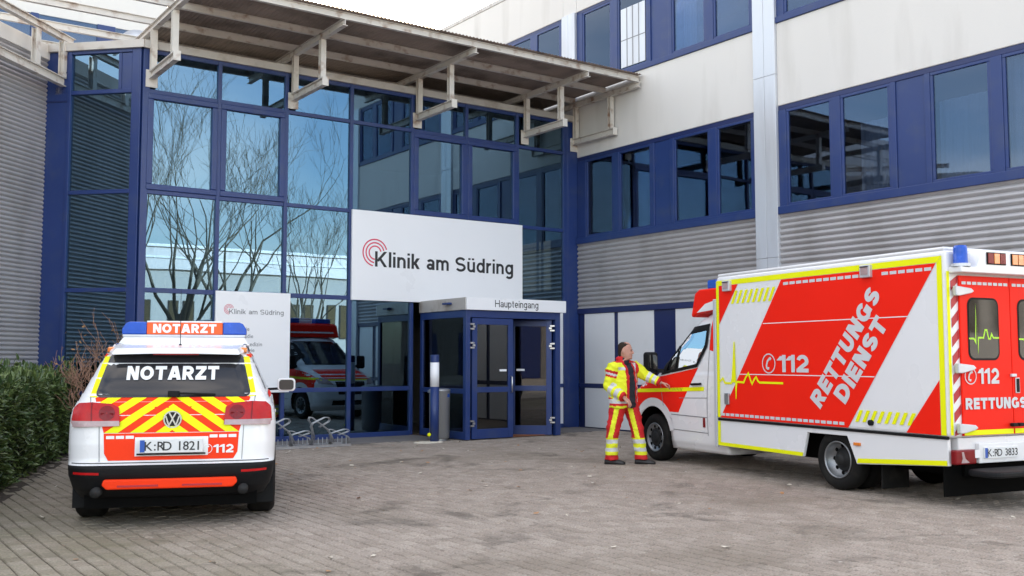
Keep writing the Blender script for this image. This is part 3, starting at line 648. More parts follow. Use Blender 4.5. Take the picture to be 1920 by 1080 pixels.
# body, roof, end wall, interior
g = MB(); g.box(.3, 12, Y1, 9.5, 10.4, 10.52); g.box(-.06, .3, Y1-.02, 9.5, 10.503, 10.6); g.obj('roof', M['coping'], wing)
g = MB(); g.box(.21, 12, Y1-.01, Y1+.2, 0, 10.4); g.obj('end_wall', M['render'], wing)
g = MB(); g.box(11.8, 12, Y1+.21, 9.3, 0, 10.4); g.box(.22, 11.8, 9.3, 9.5, 0, 10.39); g.obj('rear_wall', M['render'], wing)
for z in (2.5, 6.3, 9.6): g = MB(); g.box(.22, 11.7, Y1+.22, 9.2, z, z+.25); g.obj('floor_slab', M['innerdark'], wing)
g = MB(); g.box(3.2, 3.3, Y1+.22, 9.2, 2.8, 6.25); g.box(3.2, 3.3, Y1+.22, 9.2, 6.6, 9.5); g.obj('interior_wall', M['inner'], wing)
def curtain(y0, y1, z0, z1, x=.16):
    n_ = int(abs(y1-y0)/.02); v = []; f = []
    for i in range(n_+1):
        y = y0+(y1-y0)*i/n_; d = .018*math.sin(i*.9)+.012*math.sin(i*.37+1)
        v += [(x+d, y, z0), (x+d, y, z1)]
    mb = MB(); mb.add(v, [(2*i, 2*i+2, 2*i+3, 2*i+1) for i in range(n_)]); mb.obj('curtain', M['curtain'], wing, smooth=True)
curtain(-8.75, -9.7, 4.25, 5.5); curtain(-9.85, -10.7, 4.25, 5.9); curtain(-7.15, -8.0, 4.25, 5.5, .4)
g = MB(); g.box(-.022, -.010, -1.55, -2.30, 7.72, 9.0); g.obj('window_shutter', M['alu'], wing)
for yy in (-1.74, -1.92, -2.11): g = MB(); g.box(-.026, -.0225, yy-.012, yy+.012, 7.72, 9.0); g.obj('shutter_joint', M['greyink'], wing)
g = MB(); g.box(-.0255, -.0225, -1.55, -2.30, 8.3, 8.32); g.obj('shutter_joint', M['greyink'], wing)
curtain(-3.15, -3.5, 7.7, 9.2, .25); curtain(-.4, -.75, 7.7, 9.2, .25)

# ------------------------------------------------------------------ left hall: corrugated wall at 45 degrees
side = thing('side_hall', 'grey corrugated metal hall wall behind the laurel hedge', 'building', (-10.9, 1.2, 0))
Lc = (-9.56-S2*1.80, S2*1.80)
def LP(t, d, z): return (Lc[0]-S2*t+S2*d, Lc[1]-S2*t-S2*d, z)        # t towards the camera, d out of the wall
def lbox(name, t0, t1, d0, d1, z0, z1, mat, bevel=0):
    g = MB(); g.add([LP(t0,d0,z0),LP(t1,d0,z0),LP(t1,d1,z0),LP(t0,d1,z0),LP(t0,d0,z1),LP(t1,d0,z1),LP(t1,d1,z1),LP(t0,d1,z1)], [(0,1,2,3),(4,7,6,5),(0,4,5,1),(1,5,6,2),(2,6,7,3),(3,7,4,0)])
    return recalc(g.obj(name, mat, side, bevel=bevel, world=True))
a_, b_ = LP(.03, .03, 0), LP(7.6, .03, 0)
o = corrugated(a_[:2], b_[:2], 0.0, 6.688, (S2, -S2), 'corrugated_cladding', None, M['corr']); o.parent = side; o.matrix_parent_inverse = Matrix.Translation((10.9, -1.2, 0))
lbox('backing_wall', .02, 7.6, -.3, .015, 0, 6.68, M['innerdark'])
lbox('edge_strip', .0, .03, -.2, .06, 0, 6.68, M['alu'], .004)
lbox('coping', -.05, 7.7, -.3, .07, 6.689, 6.95, M['render'], .01)
lbox('roof', -.05, 7.7, -7, -.31, 6.5, 6.8, M['roofdeck'])
lbox('end_wall', 7.601, 7.72, -7, .03, 0, 6.68, M['corr'])
v2, f2 = ring2d(0, 0, .001, .62, 0, 360, 28)
rw = MB(); rw.lathe([(.62, 0), (.62, .05)], lambda x_, y_, h: LP(3.4+x_, .045+h, 4.2+y_), 32); ro = rw.obj('round_window', M['navy'], side, world=True)
rw = MB(); rw.lathe([(.56, 0), (.56, .006)], lambda x_, y_, h: LP(3.4+x_, .097+h, 4.2+y_), 32); rw.obj('pane', M['carglass'], ro); ro.children[0].parent = ro; ro.children[0].location = (10.9, -1.2, 0)

# ------------------------------------------------------------------ upper building behind the hall roof
up = thing('rear_building', 'white upper storey with blue window strips behind the entrance roof', 'building', (-12, 10.2, 0))
g = MB(); g.box(-30, -.3, 10.0, 10.4, 0, 8.0); g.box(-30, -6.3, 10.0, 10.4, 10.3, 11.6); g.box(-30, -11.4, 10.0, 10.4, 8.001, 10.299); g.obj('wall', M['render'], up, world=True)
g = MB(); g.box(-30, -6.3, 10.4, 18, 0, 11.5); g.obj('block', M['render'], up, world=True)
for x in (-11.3, -9.7, -8.1, -6.5):
    g = MB(); g.box(x, x+(.18 if x < -9 else .45), 9.95, 10.06, 8.0, 10.3); g.obj('window_post', M['blue'], up, world=True)
for x in (-11.12, -9.52, -7.65):
    g = MB(); g.box(x, x+1.42 if x < -8 else x+1.15, 9.99, 10.02, 8.03, 10.28); g.obj('pane', M['glass2'], up, world=True)
g = MB(); g.box(-11.9, -11.3, 9.8, 9.999, 6.8, 11.6); g.obj('pilaster', M['alu'], up, world=True)
def ac_unit(x, y, lab):
    t = thing('air_conditioner', lab, 'air conditioner', (x, y, 6.83), 0, 'rooftop air conditioners')
    g = MB(); g.box(-.42, .42, -.16, .16, .12, .85); bd = g.obj('casing', M['white'], t, bevel=.02)
    g = MB(); g.lathe([(.28, 0), (.28, .01)], lambda a, b, h: (-.1+a, -.162-h, .48+b), 28); g.obj('fan_grille', M['greyink'], t)
    for s in (-.3, .3): g = MB(); g.box(s-.03, s+.03, -.2, .2, 0, .119); g.obj('foot', M['galv'], t)
ac_unit(-9.35, 3.6, 'white air conditioner box on the hall roof beside the satellite dish'); ac_unit(-10.3, 4.3, 'white air conditioner box on the hall roof away from the satellite dish')
ds = thing('satellite_dish', 'pale satellite dish on a short mast on the hall roof', 'satellite dish', (-8.75, 3.4, 6.83))
g = MB(); g.tube([(0,0,0),(0,0,.75)], .025); g.obj('mast', M['galv'], ds)
g = MB(); tilt = Matrix.Rotation(R(72), 3, 'X') @ Matrix.Identity(3)
g.lathe([(.02, .0), (.15, .012), (.3, .05), (.42, .10), (.425, .11), (.3, .065), (.02, .015)], lambda a, b, h: tuple(Vector((0, -.06, .95)) + tilt @ Vector((a, b, h))), 28); g.obj('reflector', M['alu'], ds, smooth=True)
g = MB(); g.tube([(0,-.1,.6),(0,-.5,.85)], .012); g.box(-.03,.03,-.55,-.48,.83,.9); g.obj('feed_arm', M['galv'], ds)

# ------------------------------------------------------------------ canopy
can = thing('steel_canopy', 'weathered corrugated canopy on cream steel brackets above the entrance', 'canopy', (-4.8, 0, 6.3))
n_ = int(9.2/.076)*6; v = []; 
for i in range(n_+1):
    x = -9.3+9.22*i/n_; d = .010*math.cos(2*math.pi*i/6)
    v += [(x, -2.28, 7.41+d), (x, 2.6, 7.36+d)]
g = MB(); g.add(v, [(2*i, 2*i+2, 2*i+3, 2*i+1) for i in range(n_)])
o = g.obj('roof_sheet', M['sheet'], can, world=True, smooth=True); sm = o.modifiers.new('solid', 'SOLIDIFY'); sm.thickness = .002
for y, x0, z in ((-2.16, -9.5, 7.33), (-1.1, -11.4, 7.32), (-.05, -11.75, 7.31), (1.12, -12.5, 7.30), (2.3, -12.5, 7.29)):
    g = MB(); g.ibeam((x0, y, z), (-.08, y, z), .07, .12, .012); g.obj('purlin', M['steel'], can, world=True)
for k, x in enumerate((-9.42, -6.84, -4.18, -1.50, -.14)):
    g = MB(); g.box(x-.10, x+.10, -.075, -.056, 6.15, 6.45); g.obj('wall_plate', M['steel'], can, world=True, bevel=.003)
    g = MB(); g.ibeam((x, -.08, 6.36), (x, -1.46, 6.36), .10, .14, .014); g.obj('bracket_arm', M['steel'], can, world=True)
    g = MB(); g.ibeam((x, 2.4, 7.19), (x, -2.24, 7.20), .09, .12, .012); g.obj('rafter', M['steel'], can, world=True)
    for y in (-.14, -1.33):
        g = MB(); g.ibeam((x, y, 6.435), (x, y, 7.13), .10, .10, .012, up=(0, 1, 0)); g.obj('post', M['steel'], can, world=True)
    g = MB(); g.box(x-.06, x+.06, -1.475, -1.462, 6.28, 6.44); g.obj('end_plate', M['steel'], can, world=True)
# bracket on the left hall
def lb(name, a, b, w, h):
    g = MB(); g.ibeam(a, b, w, h, .012); g.obj(name, M['steel'], can, world=True)
for t0 in (.0,):
    lb('bracket_arm', LP(-.12, .35, 6.28), LP(3.2, .35, 6.36), .10, .15); lb('rafter', LP(-.2, .35, 7.06), LP(3.2, .35, 7.12), .10, .12)
    for t in (.08, .82, 1.9):
        g = MB(); g.ibeam(LP(t, .35, 6.365), LP(t, .35, 6.99), .12, .10, .012, up=(S2, -S2, 0)); g.obj('post', M['steel'], can, world=True)
    g = MB(); p, q = LP(-.14, .12, 0), LP(-.14, .45, 0)
    g.bar((*LP(-.06, .2, 6.2)[:2], 6.14), (*LP(-.06, .42, 6.2)[:2], 6.14), .2, .12); g.obj('wall_plate', M['steel'], can, world=True)

# ------------------------------------------------------------------ signs
sg = thing('clinic_sign', 'large white fascia sign reading Klinik am Südring above the entrance', 'sign', (-3.6, -.09, 2.62))
g = MB(); g.box(-5.62, -1.60, -.115, -.06, 2.63, 4.37); g.obj('board', M['sign'], sg, bevel=.006, world=True)
F_ = lambda yy: (lambda u, w: (u+3.6, yy+.09, w-2.62))
letters('Klinik am Südring', lambda u, v_, d: F_(-.118-d)(u, v_), M['ink'], sg, 3.28, .30, -5.13, 3.29, .165, .11)
for k, (r0, r1) in enumerate(((.115, .142), (.180, .207), (.245, .272))):
    v2, f2 = ring2d(-5.13, 3.56, r0, r1, 12+k*2, 268-k*4); flat('logo_arc', v2, f2, F_(-.117), M['redink'], sg)
s2 = thing('information_sign', 'white notice board listing clinic departments behind the emergency car', 'sign', (-7.55, -.09, .93))
g = MB(); g.box(-8.24, -6.85, -.11, -.06, .90, 2.70); g.obj('board', M['sign'], s2, bevel=.005, world=True)
F2 = lambda yy: (lambda u, w: (u+7.55, yy+.09, w-.93))
letters('Klinik am Südring', lambda u, v_, d: F2(-.1125-d)(u, v_), M['greyink'], s2, 1.02, .088, -8.0, 2.30, .13, .12)
for k, (r0, r1) in enumerate(((.035, .044), (.058, .067), (.081, .090))):
    v2, f2 = ring2d(-8.0, 2.38, r0, r1, 20, 275); flat('logo_arc', v2, f2, F2(-.112), M['redink'], s2)
for k, s in enumerate(('Chirurgie', 'Orthopädie', 'Intensivmedizin', 'Gynäkologie', 'Geburtshilfe', 'Ambulanz')):
    if k == 5: continue
    wd = (.38, .45, .62, .48, .48, .4)[k]; v2, f2 = text2d(s, wd, 0, .006, -8.0, 1.98-k*.125); flat('lettering', v2, f2, F2(-.112), M['greyink'], s2)

# ------------------------------------------------------------------ entrance porch
pc = thing('entrance_porch', 'blue framed glass porch with the words Haupteingang over its doors', 'porch', (-3.0, -.9, 0))
def pb(name, x0, x1, y0, y1, z0, z1, mat, parent=None, bevel=.005):
    g = MB(); g.box(x0, x1, y0, y1, z0, z1); return g.obj(name, mat, parent or pc, bevel=bevel, world=parent is None)
XL, XR, YF = -4.08, -1.86, -1.75
pb('post', XL, XL+.10, YF, YF+.10, .012, 2.42, M['blue']); pb('post', XR-.12, XR, YF, YF+.10, .012, 2.42, M['blue'])
pb('post', XL, XL+.08, -.15, -.058, .012, 2.42, M['blue']); pb('head_rail', XL+.1, XR-.12, YF, YF+.08, 2.28, 2.42, M['blue'])
pb('side_rail', XL, XL+.07, YF+.1, -.15, .012, .15, M['blue']); pb('side_rail', XL, XL+.07, YF+.1, -.15, .86, .95, M['blue']); pb('side_rail', XL, XL+.07, YF+.1, -.15, 2.28, 2.42, M['blue'])
pb('side_pane', XL+.03, XL+.042, YF+.1, -.15, .15, .86, M['doorglass'], bevel=0); pb('side_pane', XL+.03, XL+.042, YF+.1, -.15, .95, 2.28, M['doorglass'], bevel=0)
pb('side_rail', XR-.07, XR, YF+.1, -.06, .012, .15, M['blue']); pb('side_rail', XR-.07, XR, YF+.1, -.06, 2.28, 2.42, M['blue'])
pb('side_pane', XR-.042, XR-.03, YF+.1, -.06, .15, 2.28, M['doorglass'], bevel=0)
pb('fascia', XL-.02, XR+.10, YF-.06, YF-.02, 2.42, 2.65, M['sign'], bevel=.003)
pb('side_fascia', XL-.03, XL+.01, YF-.019, -.06, 2.42, 2.65, M['coping'], bevel=.003); pb('side_fascia', XR+.06, XR+.10, YF-.019, -.06, 2.42, 2.65, M['coping'], bevel=.003)
pb('roof_panel', XL+.011, XR+.059, YF-.019, -.06, 2.50, 2.60, M['coping'], bevel=0)
pb('ceiling', XL+.011, XR+.059, YF-.019, -.06, 2.425, 2.45, M['innerdark'], bevel=0)
letters('Haupteingang', lambda u, v_, d: (u+3.0, YF-.063+.9-d, v_), M['ink'], pc, 1.02, .135, -3.47, 2.482, .12, .12)
pb('lamp', XL-.13, XL-.03, -1.3, -1.1, 2.53, 2.57, M['blue'])
def leaf(hx, hy, ang, lab, w=.93, flip=1):
    """door leaf hinged at (hx,hy); extends +x*flip when ang=0"""
    d = bpy.data.objects.new('door', None); COL.objects.link(d); d.parent = pc; d.location = (hx+3.0, hy+.9, 0); d.rotation_euler = (0, 0, ang)
    def b(n, x0, x1, z0, z1, m, y0=-.03, y1=.03, bv=.006):
        g = MB(); g.box(flip*x0, flip*x1, y0, y1, z0, z1); return g.obj(n, m, d, bevel=bv)
    b('stile', 0, .11, .02, 2.27, M['blue']); b('stile', w-.11, w, .02, 2.27, M['blue']); b('rail', .11, w-.11, .02, .20, M['blue']); b('rail', .11, w-.11, .88, .98, M['blue']); b('rail', .11, w-.11, 2.15, 2.27, M['blue'])
    b('pane', .11, w-.11, .20, .88, M['doorglass'], -.005, .005, 0); b('pane', .11, w-.11, .98, 2.15, M['doorglass'], -.005, .005, 0)
    for z in (.25, 1.70, 2.05):
        g = MB(); g.box(flip*-.06, flip*.03, -.055, -.031, z, z+.03); g.box(flip*-.06, flip*.03, -.055, -.031, z+.09, z+.12); g.box(flip*-.005, flip*.05, -.055, -.031, z+.04, z+.08); g.obj('hinge', M['chrome'], d)
    g = MB(); g.tube([(flip*(w-.055), -.03, .86), (flip*(w-.055), -.08, .88), (flip*(w-.055), -.08, 1.16), (flip*(w-.055), -.03, 1.18)], .013); g.obj('handle', M['chrome'], d, smooth=True)
    b('label', w-.30, w-.14, 1.27, 1.31, M['sign'], -.0085, -.006, 0)
    return d
leaf(XL+.15, YF+.04, 0, '', .93); leaf(XR-.17, YF+.06, R(-42), '', .84, -1)
mat_ = MB(); mat_.box(-3.9, -2.0, -1.62, -.3, .013, .028); tag(mat_.obj('door_mat', pmat('rust_brown_mat', (.22, .08, .035), .95, bump=.003)), 'rust brown coir mat inside the open porch door', 'mat')

# ------------------------------------------------------------------ street furniture
bo = thing('bollard', 'blue bollard post with a white band beside the porch', 'bollard', (-4.72, -1.70, 0))
def cyl(name, r, z0, z1, mat, parent, n=28, dome=False):
    p = [(r, z0), (r, z1-.01), (r-.01, z1)] if dome else [(r, z0), (r, z1)]
    g = MB(); g.lathe(p, lambda a, b, h: (a, b, h), n); o = g.obj(name, mat, parent); 
    for q in o.data.polygons: q.use_smooth = len(q.vertices) == 4 and not dome
    return o
cyl('post', .08, 0, 1.0, M['blue'], bo); cyl('white_band', .082, 1.0, 1.44, M['sign'], bo); cyl('cap', .08, 1.44, 1.58, M['blue'], bo, dome=True)
g = MB(); g.lathe([(.001,-.035),(.03,-.02),(.036,0),(.03,.02),(.001,.035)], lambda a, b, h: (-.11+a, b, .14+h), 14); g.obj('reflector', M['yellow'], bo, smooth=True)
g = MB(); g.lathe([(.17, 0), (.15, .015), (.09, .02)], lambda a, b, h: (a-.12*(a < 0)*2, b, h+.001), 20); g.obj('mortar_foot', M['paleleaf'], bo)
bn = thing('litter_bin', 'grey cylindrical litter bin behind the blue bollard', 'litter bin', (-4.42, -1.38, 0))
g = MB(); g.lathe([(.17, .04), (.185, .06), (.195, .9), (.2, .91), (.2, .94), (.16, .955), (.02, .96)], lambda a, b, h: (a, b, h), 36); g.obj('drum', M['bin'], bn, smooth=True)
g = MB(); g.lathe([(.15, 0), (.15, .041)], lambda a, b, h: (a, b, h), 24); g.obj('foot', M['galv'], bn)
g = MB(); g.box(-.24, -.18, -.03, .03, .88, .93); g.obj('lid_catch', M['galv'], bn)
g = MB(); g.add([(.05, -.19, .80), (.12, -.165, .80), (.11, -.17, .86), (.06, -.187, .86)], [(0,1,2,3)]); g.obj('sticker', M['euro'], bn)
def rack(x0, n, lab):
    t = thing('bicycle_rack', lab, 'bicycle rack', (x0, -1.5, 0), 0)
    L = n*.36
    for y in (-.06, .30): g = MB(); g.box(-.05, L+.02, y-.02, y+.02, 0.005, .045); g.obj('base_rail', M['galv'], t)
    for k in range(n):
        hi = k % 2 == 0; x = .05+k*.36; h = .52 if hi else .30
        for s in (0, .055):
            y = s-.03
            g = MB(); g.tube([(x, y, .04), (x, y, h*.55), (x-.03, y, h*.68), (x+.0, y-.02, h*.8), (x+.20, y-.05, h*.98), (x+.27, y-.05, h*.97), (x+.30, y-.04, h*.90), (x+.28, y-.03, h*.83), (x+.12, y-.01, h*.66)], .0082, 6)
            g.obj('loop', M['galv'], t, smooth=True)
            g = MB(); g.tube([(x+.34, y+.03, .04), (x+.34, y+.03, h*.45), (x+.31, y+.03, h*.55), (x+.02, y+.05, h*.97), (x-.03, y+.05, h*.99), (x-.05, y+.05, h*.9), (x, y+.06, h*.78), (x+.10, y+.14, .3*h), (x+.1, y+.30, .04)], .0082, 6)
            g.obj('loop', M['galv'], t, smooth=True)
        for q in (.09, .17, .25): g = MB(); g.tube([(x+q, -.05, .04), (x+q, -.05, .17)], .008, 6); g.obj('upright', M['galv'], t)
    return t
rack(-7.78, 4, 'galvanised bicycle rack with crossed loops standing nearer the porch'); rack(-9.5, 4, 'galvanised bicycle rack mostly hidden behind the emergency car')

# ------------------------------------------------------------------ hedge, shrub, trees
def leaf_mesh():
    me = bpy.data.meshes.new('leaf'); L, w = .115, .019
    v = [(0,0,0),(L*.35,w,.006),(L*.75,w*.8,.002),(L,0,-.012),(L*.75,-w*.8,.002),(L*.35,-w,.006),(L*.4,0,-.002),(L*.75,0,-.004)]
    me.from_pydata(v, [], [(0,6,1),(0,5,6),(1,6,7,2),(5,4,7,6),(2,7,3),(4,3,7)]); me.materials.append(M['laurel']); return me
hd = thing('laurel_hedge', 'dark green laurel hedge beside the parked emergency car', 'hedge', (-11.9, -3.4, 0))
H0, H1 = Vector((-13.6, -8.6, 0)), Vector((-10.42, .15, 0)); hdir = (H1-H0).normalized(); hnor = Vector((hdir.y, -hdir.x, 0)); HL = (H1-H0).length
def hp(s, d, z): return H0 + hdir*s - hnor*d + Vector((0, 0, z))
g = MB(); nS, nZ = 40, 9; rng = np.random.RandomState(3); prof = []
for i in range(nS+1):
    for j in range(nZ):
        a = j/(nZ-1)*math.pi; d = .72 - .60*math.cos(a); z = .10 + 1.02*math.sin(a)**.45
        p = hp(HL*i/nS, d+rng.normal(0, .04), z+rng.normal(0, .03)); g.v.append(tuple(p))
for i in range(nS):
    for j in range(nZ-1): q = i*nZ+j; g.f.append((q, q+nZ, q+nZ+1, q+1)); g.m.append(0)
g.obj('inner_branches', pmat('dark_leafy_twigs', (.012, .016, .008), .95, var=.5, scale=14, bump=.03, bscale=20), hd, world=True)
LM = leaf_mesh(); LV = np.array([v.co[:] for v in LM.vertices]); LF = [tuple(p.vertices) for p in LM.polygons]; recs = []
for k in range(13000):
    s = rng.uniform(0, HL); u = rng.uniform(0, 1)
    if u < .62: d = .06+abs(rng.normal(0, .10)); z = rng.uniform(.03, 1.2); out = hnor
    elif u < .94: d = rng.uniform(0, 1.4); z = 1.16+rng.normal(0, .07)+.08*math.sin(s*2.3)+(.10 if rng.rand() < .12 else 0); out = Vector((0, 0, 1))
    else: s = HL-abs(rng.normal(0, .1)); d = rng.uniform(0, 1.4); z = rng.uniform(.03, 1.2); out = hdir
    if z > 1.08 and d < .2: d += .1*rng.rand()
    p = hp(s, d+.06*math.sin(s*4+z*5), z)
    dr = (out*rng.uniform(.3, 1) + Vector((rng.normal(0,.5), rng.normal(0,.5), rng.normal(.35,.5)))).normalized()
    sdv = dr.cross(Vector((rng.normal(0,.4), rng.normal(0,.4), 1))).normalized(); up_ = sdv.cross(dr)
    sc_ = rng.uniform(.75, 1.25); recs.append((p, Matrix((dr, sdv, up_)).transposed(), sc_))
def camz(p): v_ = Vector((p[0]+14.2, p[1]+17.52)); z_ = v_.dot(Vector(fwd)); r_ = v_.x*fwd[1]-v_.y*fwd[0]; return z_ if abs(r_/z_) < .505 else 99
idx = sorted(range(len(recs)), key=lambda i: camz(recs[i][0]) + (0 if recs[i][0].z > .3 else 3)); big = set(idx[:300])
vv = []; fo = []; rn = []
for i, (p, m3, sc_) in enumerate(recs):
    if i in big:
        o = bpy.data.objects.new('leaf', LM); COL.objects.link(o); o.parent = hd; o.matrix_local = Matrix.Translation(p-Vector(hd.location)) @ m3.to_4x4() @ Matrix.Scale(sc_, 4); continue
    q = (np.array(m3) @ (LV*sc_).T).T + np.array(p) - np.array(hd.location); b0 = len(vv); vv.extend(q.tolist()); fo.extend([tuple(a+b0 for a in f) for f in LF]); rn.extend([rng.rand()]*len(LV))
me = bpy.data.meshes.new('foliage'); me.from_pydata(vv, [], fo); me.materials.append(M['laurel']); at = me.attributes.new('rnd', 'FLOAT', 'POINT'); at.data.foreach_set('value', rn)
fo_ = bpy.data.objects.new('foliage', me); COL.objects.link(fo_); fo_.parent = hd; fo_['kind'] = 'stuff'

def grow(mb, p, d, L, r, depth, rg, spread=.55, ratio=.72, n=5, kids=(2, 3), up_=.15, minr=.003, bend=.18):
    pts = [Vector(p)]; rr = [r]; dd = Vector(d).normalized(); seg = 4
    for i in range(seg):
        dd = (dd + Vector((rg.normal(0, bend), rg.normal(0, bend), rg.normal(up_*.5, bend*.6)))).normalized(); pts.append(pts[-1]+dd*L/seg); rr.append(max(minr*.7, r*(1-.42*(i+1)/seg)))
    mb.tube(pts, rr, n, cap=False)
    if depth <= 0: return
    for k in range(rg.randint(kids[0], kids[1]+1)):
        i = rg.randint(2, seg+1) if k else seg
        nd = (dd + Vector((rg.normal(0, spread), rg.normal(0, spread), rg.normal(up_, spread*.6)))).normalized()
        grow(mb, pts[i], nd, L*ratio*rg.uniform(.75, 1.2), max(minr, rr[i]*rg.uniform(.55, .8)), depth-1, rg, spread, ratio, max(3, n-1), kids, up_, minr, bend)
rg = np.random.RandomState(5)
sh = thing('bare_shrub', 'leafless brown shrub growing between the hedge and the glass bay', 'shrub', (-10.15, -.75, 0))
g = MB()
for k in range(11): grow(g, (rg.normal(0, .1), rg.normal(0, .1), 0), (rg.normal(0, .35), rg.normal(0, .35), 1), .72, .018, 4, rg, .40, .74, 5, (2, 3), .12, .0048, .2)
g.obj('branches', M['twig'], sh)
g = MB()
for k in range(60):
    p = Vector((rg.normal(0,.35), rg.normal(0,.35), rg.uniform(1.0, 2.0))); a, b = Vector(rg.normal(0,1,3)).normalized()*.03, Vector(rg.normal(0,1,3)).normalized()*.018
    g.add([p-a, p+b, p+a, p-b], [(0,1,2,3)])
o = g.obj('withered_leaves', M['dryleaf'], sh); o['kind'] = 'stuff'
def tree(x, y, h, seed, lab):
    t = thing('bare_tree', lab, 'tree', (x, y, 0), 0, 'bare trees across the yard'); rg = np.random.RandomState(seed)
    g = MB(); g.tube([(0,0,-.1),(0,0,.4),(.05,.02,h*.16),(.03,.06,h*.26)], [.24,.19,.16,.15], 10); g.obj('trunk', M['bark'], t, smooth=True)
    g = MB()
    for k in range(6):
        a = k*1.05+rg.rand(); grow(g, (.03,.06,h*(.12+.024*k)), (math.cos(a)*.42, math.sin(a)*.42, 1), h*.29, .10, 5, rg, .40, .74, 5, (2, 3), .16, .008, .16)
    g.obj('crown', M['bark'], t)
tree(-.6, -27, 13.5, 11, 'tall bare multi-stemmed tree across the yard mirrored in the left facade panes')
tree(2.6, -30, 14.5, 23, 'taller bare multi-stemmed tree across the yard mirrored in the second pane')
tree(9.5, -36, 11, 31, 'smaller bare tree across the yard close to the white warehouse')
fb = thing('white_warehouse', 'long white rendered warehouse with narrow dark windows across the yard', 'building', (20, -56, 0))
g = MB(); g.box(-12, 62, -62, -56, 0, 8.0); g.obj('wall', M['shed'], fb, world=True)
g = MB(); g.box(-12.2, 62.2, -63, -55.7, 8.0, 9.6); g.obj('parapet', M['corr'], fb, world=True)
g = MB(); g.box(-12.4, 62.4, -63.2, -55.5, 9.6, 9.8); g.box(-12.4, 62.4, -55.69, -55.6, 8.8, 8.95); g.obj('roof_edge', M['white'], fb, world=True)
for k in range(22):
    x = -8+k*3.1
    for q in (0, 1.1):
        g = MB(); g.box(x+q, x+q+.75, -55.998, -55.9, 3.2, 5.8); f_ = g.obj('window', M['innerdark'], fb, world=True); g = MB(); g.box(x+q-20+.06, x+q-20+.69, .103, .11, 3.26, 5.74); g.obj('pane', M['carglass'], f_)
gw = thing('horizon_screen', 'unseen grey building with roller doors added beyond the hedge side to screen the horizon', 'building', (-48, -20, 0))  # added out of view to keep the low bright sky out of glass reflections
g = MB(); g.box(-60, -48, -80, 25, 0, 7.5); g.obj('wall', M['concrete'], gw, world=True)
g = MB(); g.box(-60.2, -47.8, -80.2, 25.2, 7.5, 7.9); g.obj('roof_edge', M['coping'], gw, world=True)
for k in range(12):
    g = MB(); g.box(-47.998, -47.9, -76+k*8, -72.4+k*8, .02, 4.2); g.obj('roller_door', M['navy'], gw, world=True)
# ------------------------------------------------------------------ fallen leaves and litter
rg = np.random.RandomState(9); lm = []
for k, mt in enumerate(('dryleaf', 'paleleaf')):
    me = bpy.data.meshes.new('fallen_leaf'); L, w = .055, .022
    me.from_pydata([(-L/2,0,.004),(-L*.1,w,.010),(L*.25,w*.8,.006),(L/2,0,.012),(L*.25,-w*.8,.008),(-L*.1,-w,.003)], [], [(0,5,4,3,2,1)]); me.materials.append(M[mt]); lm.append(me)
cnt = 0
while cnt < 110:
    x, y = rg.uniform(-12.5, -2), rg.uniform(-12.5, -1.3)
    c_, z_ = inview(np.array([[x, y]]))
    if not c_[0] or rg.rand() > (.35 + .65*math.exp(-abs(y+2.5)/2.5)) or (x < -10.9 and (x+10.45)*4.73-(y-.1)*1.7 < .3): continue
    k = 0 if rg.rand() < .55 else 1
    o = bpy.data.objects.new('fallen_leaf', lm[k]); COL.objects.link(o); o.location = (x, y, .003); o.rotation_euler = (rg.normal(0,.15), rg.normal(0,.15), rg.uniform(0,6.3)); s_ = rg.uniform(.6, 1.5); o.scale = (s_, s_*rg.uniform(.7,1.2), s_)
    tag(o, 'small dry brown leaf lying on the paving' if k == 0 else 'small pale leaf scrap lying on the paving', 'leaf', 'brown leaves scattered on the paving' if k == 0 else 'pale leaf scraps scattered on the paving'); cnt += 1

# ------------------------------------------------------------------ emergency doctor's car (origin: rear bumper centre on the ground, +y forward)
CARH = R(-35.3+13.6)
car = thing('emergency_car', 'white emergency doctor car marked NOTARZT with red and yellow chevrons', 'car', (-11.46, -8.43, 0), CARH)
rows = [(0.26,0.8041,0.16,4.5,0.22,0.4),(0.34,0.8509,0.06,4.64,0.24,0.4),(0.45,0.8836,0.01,4.72,0.24,0.42),(0.56,0.8929,0.0,4.74,0.24,0.42),(0.585,0.8929,0.035,4.74,0.24,0.42),(0.75,0.8995,0.045,4.73,0.25,0.42),(0.92,0.8995,0.065,4.66,0.26,0.42),(1.0,0.8929,0.08,4.35,0.26,0.42),(1.06,0.8789,0.095,3.85,0.26,0.42),(1.12,0.8462,0.12,3.5,0.25,0.4),(1.2,0.8088,0.165,3.33,0.24,0.4),(1.35,0.748,0.255,3.06,0.22,0.4),(1.5,0.6872,0.35,2.78,0.21,0.4),(1.6,0.6405,0.43,2.55,0.21,0.4),(1.66,0.5704,0.55,2.3,0.22,0.38),(1.695,0.4301,0.85,1.95,0.25,0.35)]
v, f = loft_slices(rows, 0, 44, .05, .16)
cbvh = BVHTree.FromPolygons([Vector(p) for p in v], f)
mb = MB(); mb.add(v, f)
for i, q in enumerate(f):
    zc = sum(v[k][2] for k in q)/len(q); mb.m[i] = 1 if zc < .572 else 0
body = mb.obj('body', [M['vwhite'], M['black']], car, smooth=True)
cuts = []
for y in (.93, 3.78):
    for s in (-1, 1):
        c = MB(); c.lathe([(.41, s*.55), (.41, s*1.3)], lambda a, b, h: (h, y+a, .37+b), 40); co = recalc(c.obj('cut', M['under'])); co.parent = car; cuts.append(co)
bpy.context.view_layer.update()
for c in cuts: c.parent = None; c.matrix_world = car.matrix_basis.copy()
bpy.context.view_layer.update()
boolean_cut(body, cuts)
g = MB(); g.box(-.74, .74, .20, 4.5, .17, .30); g.obj('underbody', M['under'], car)
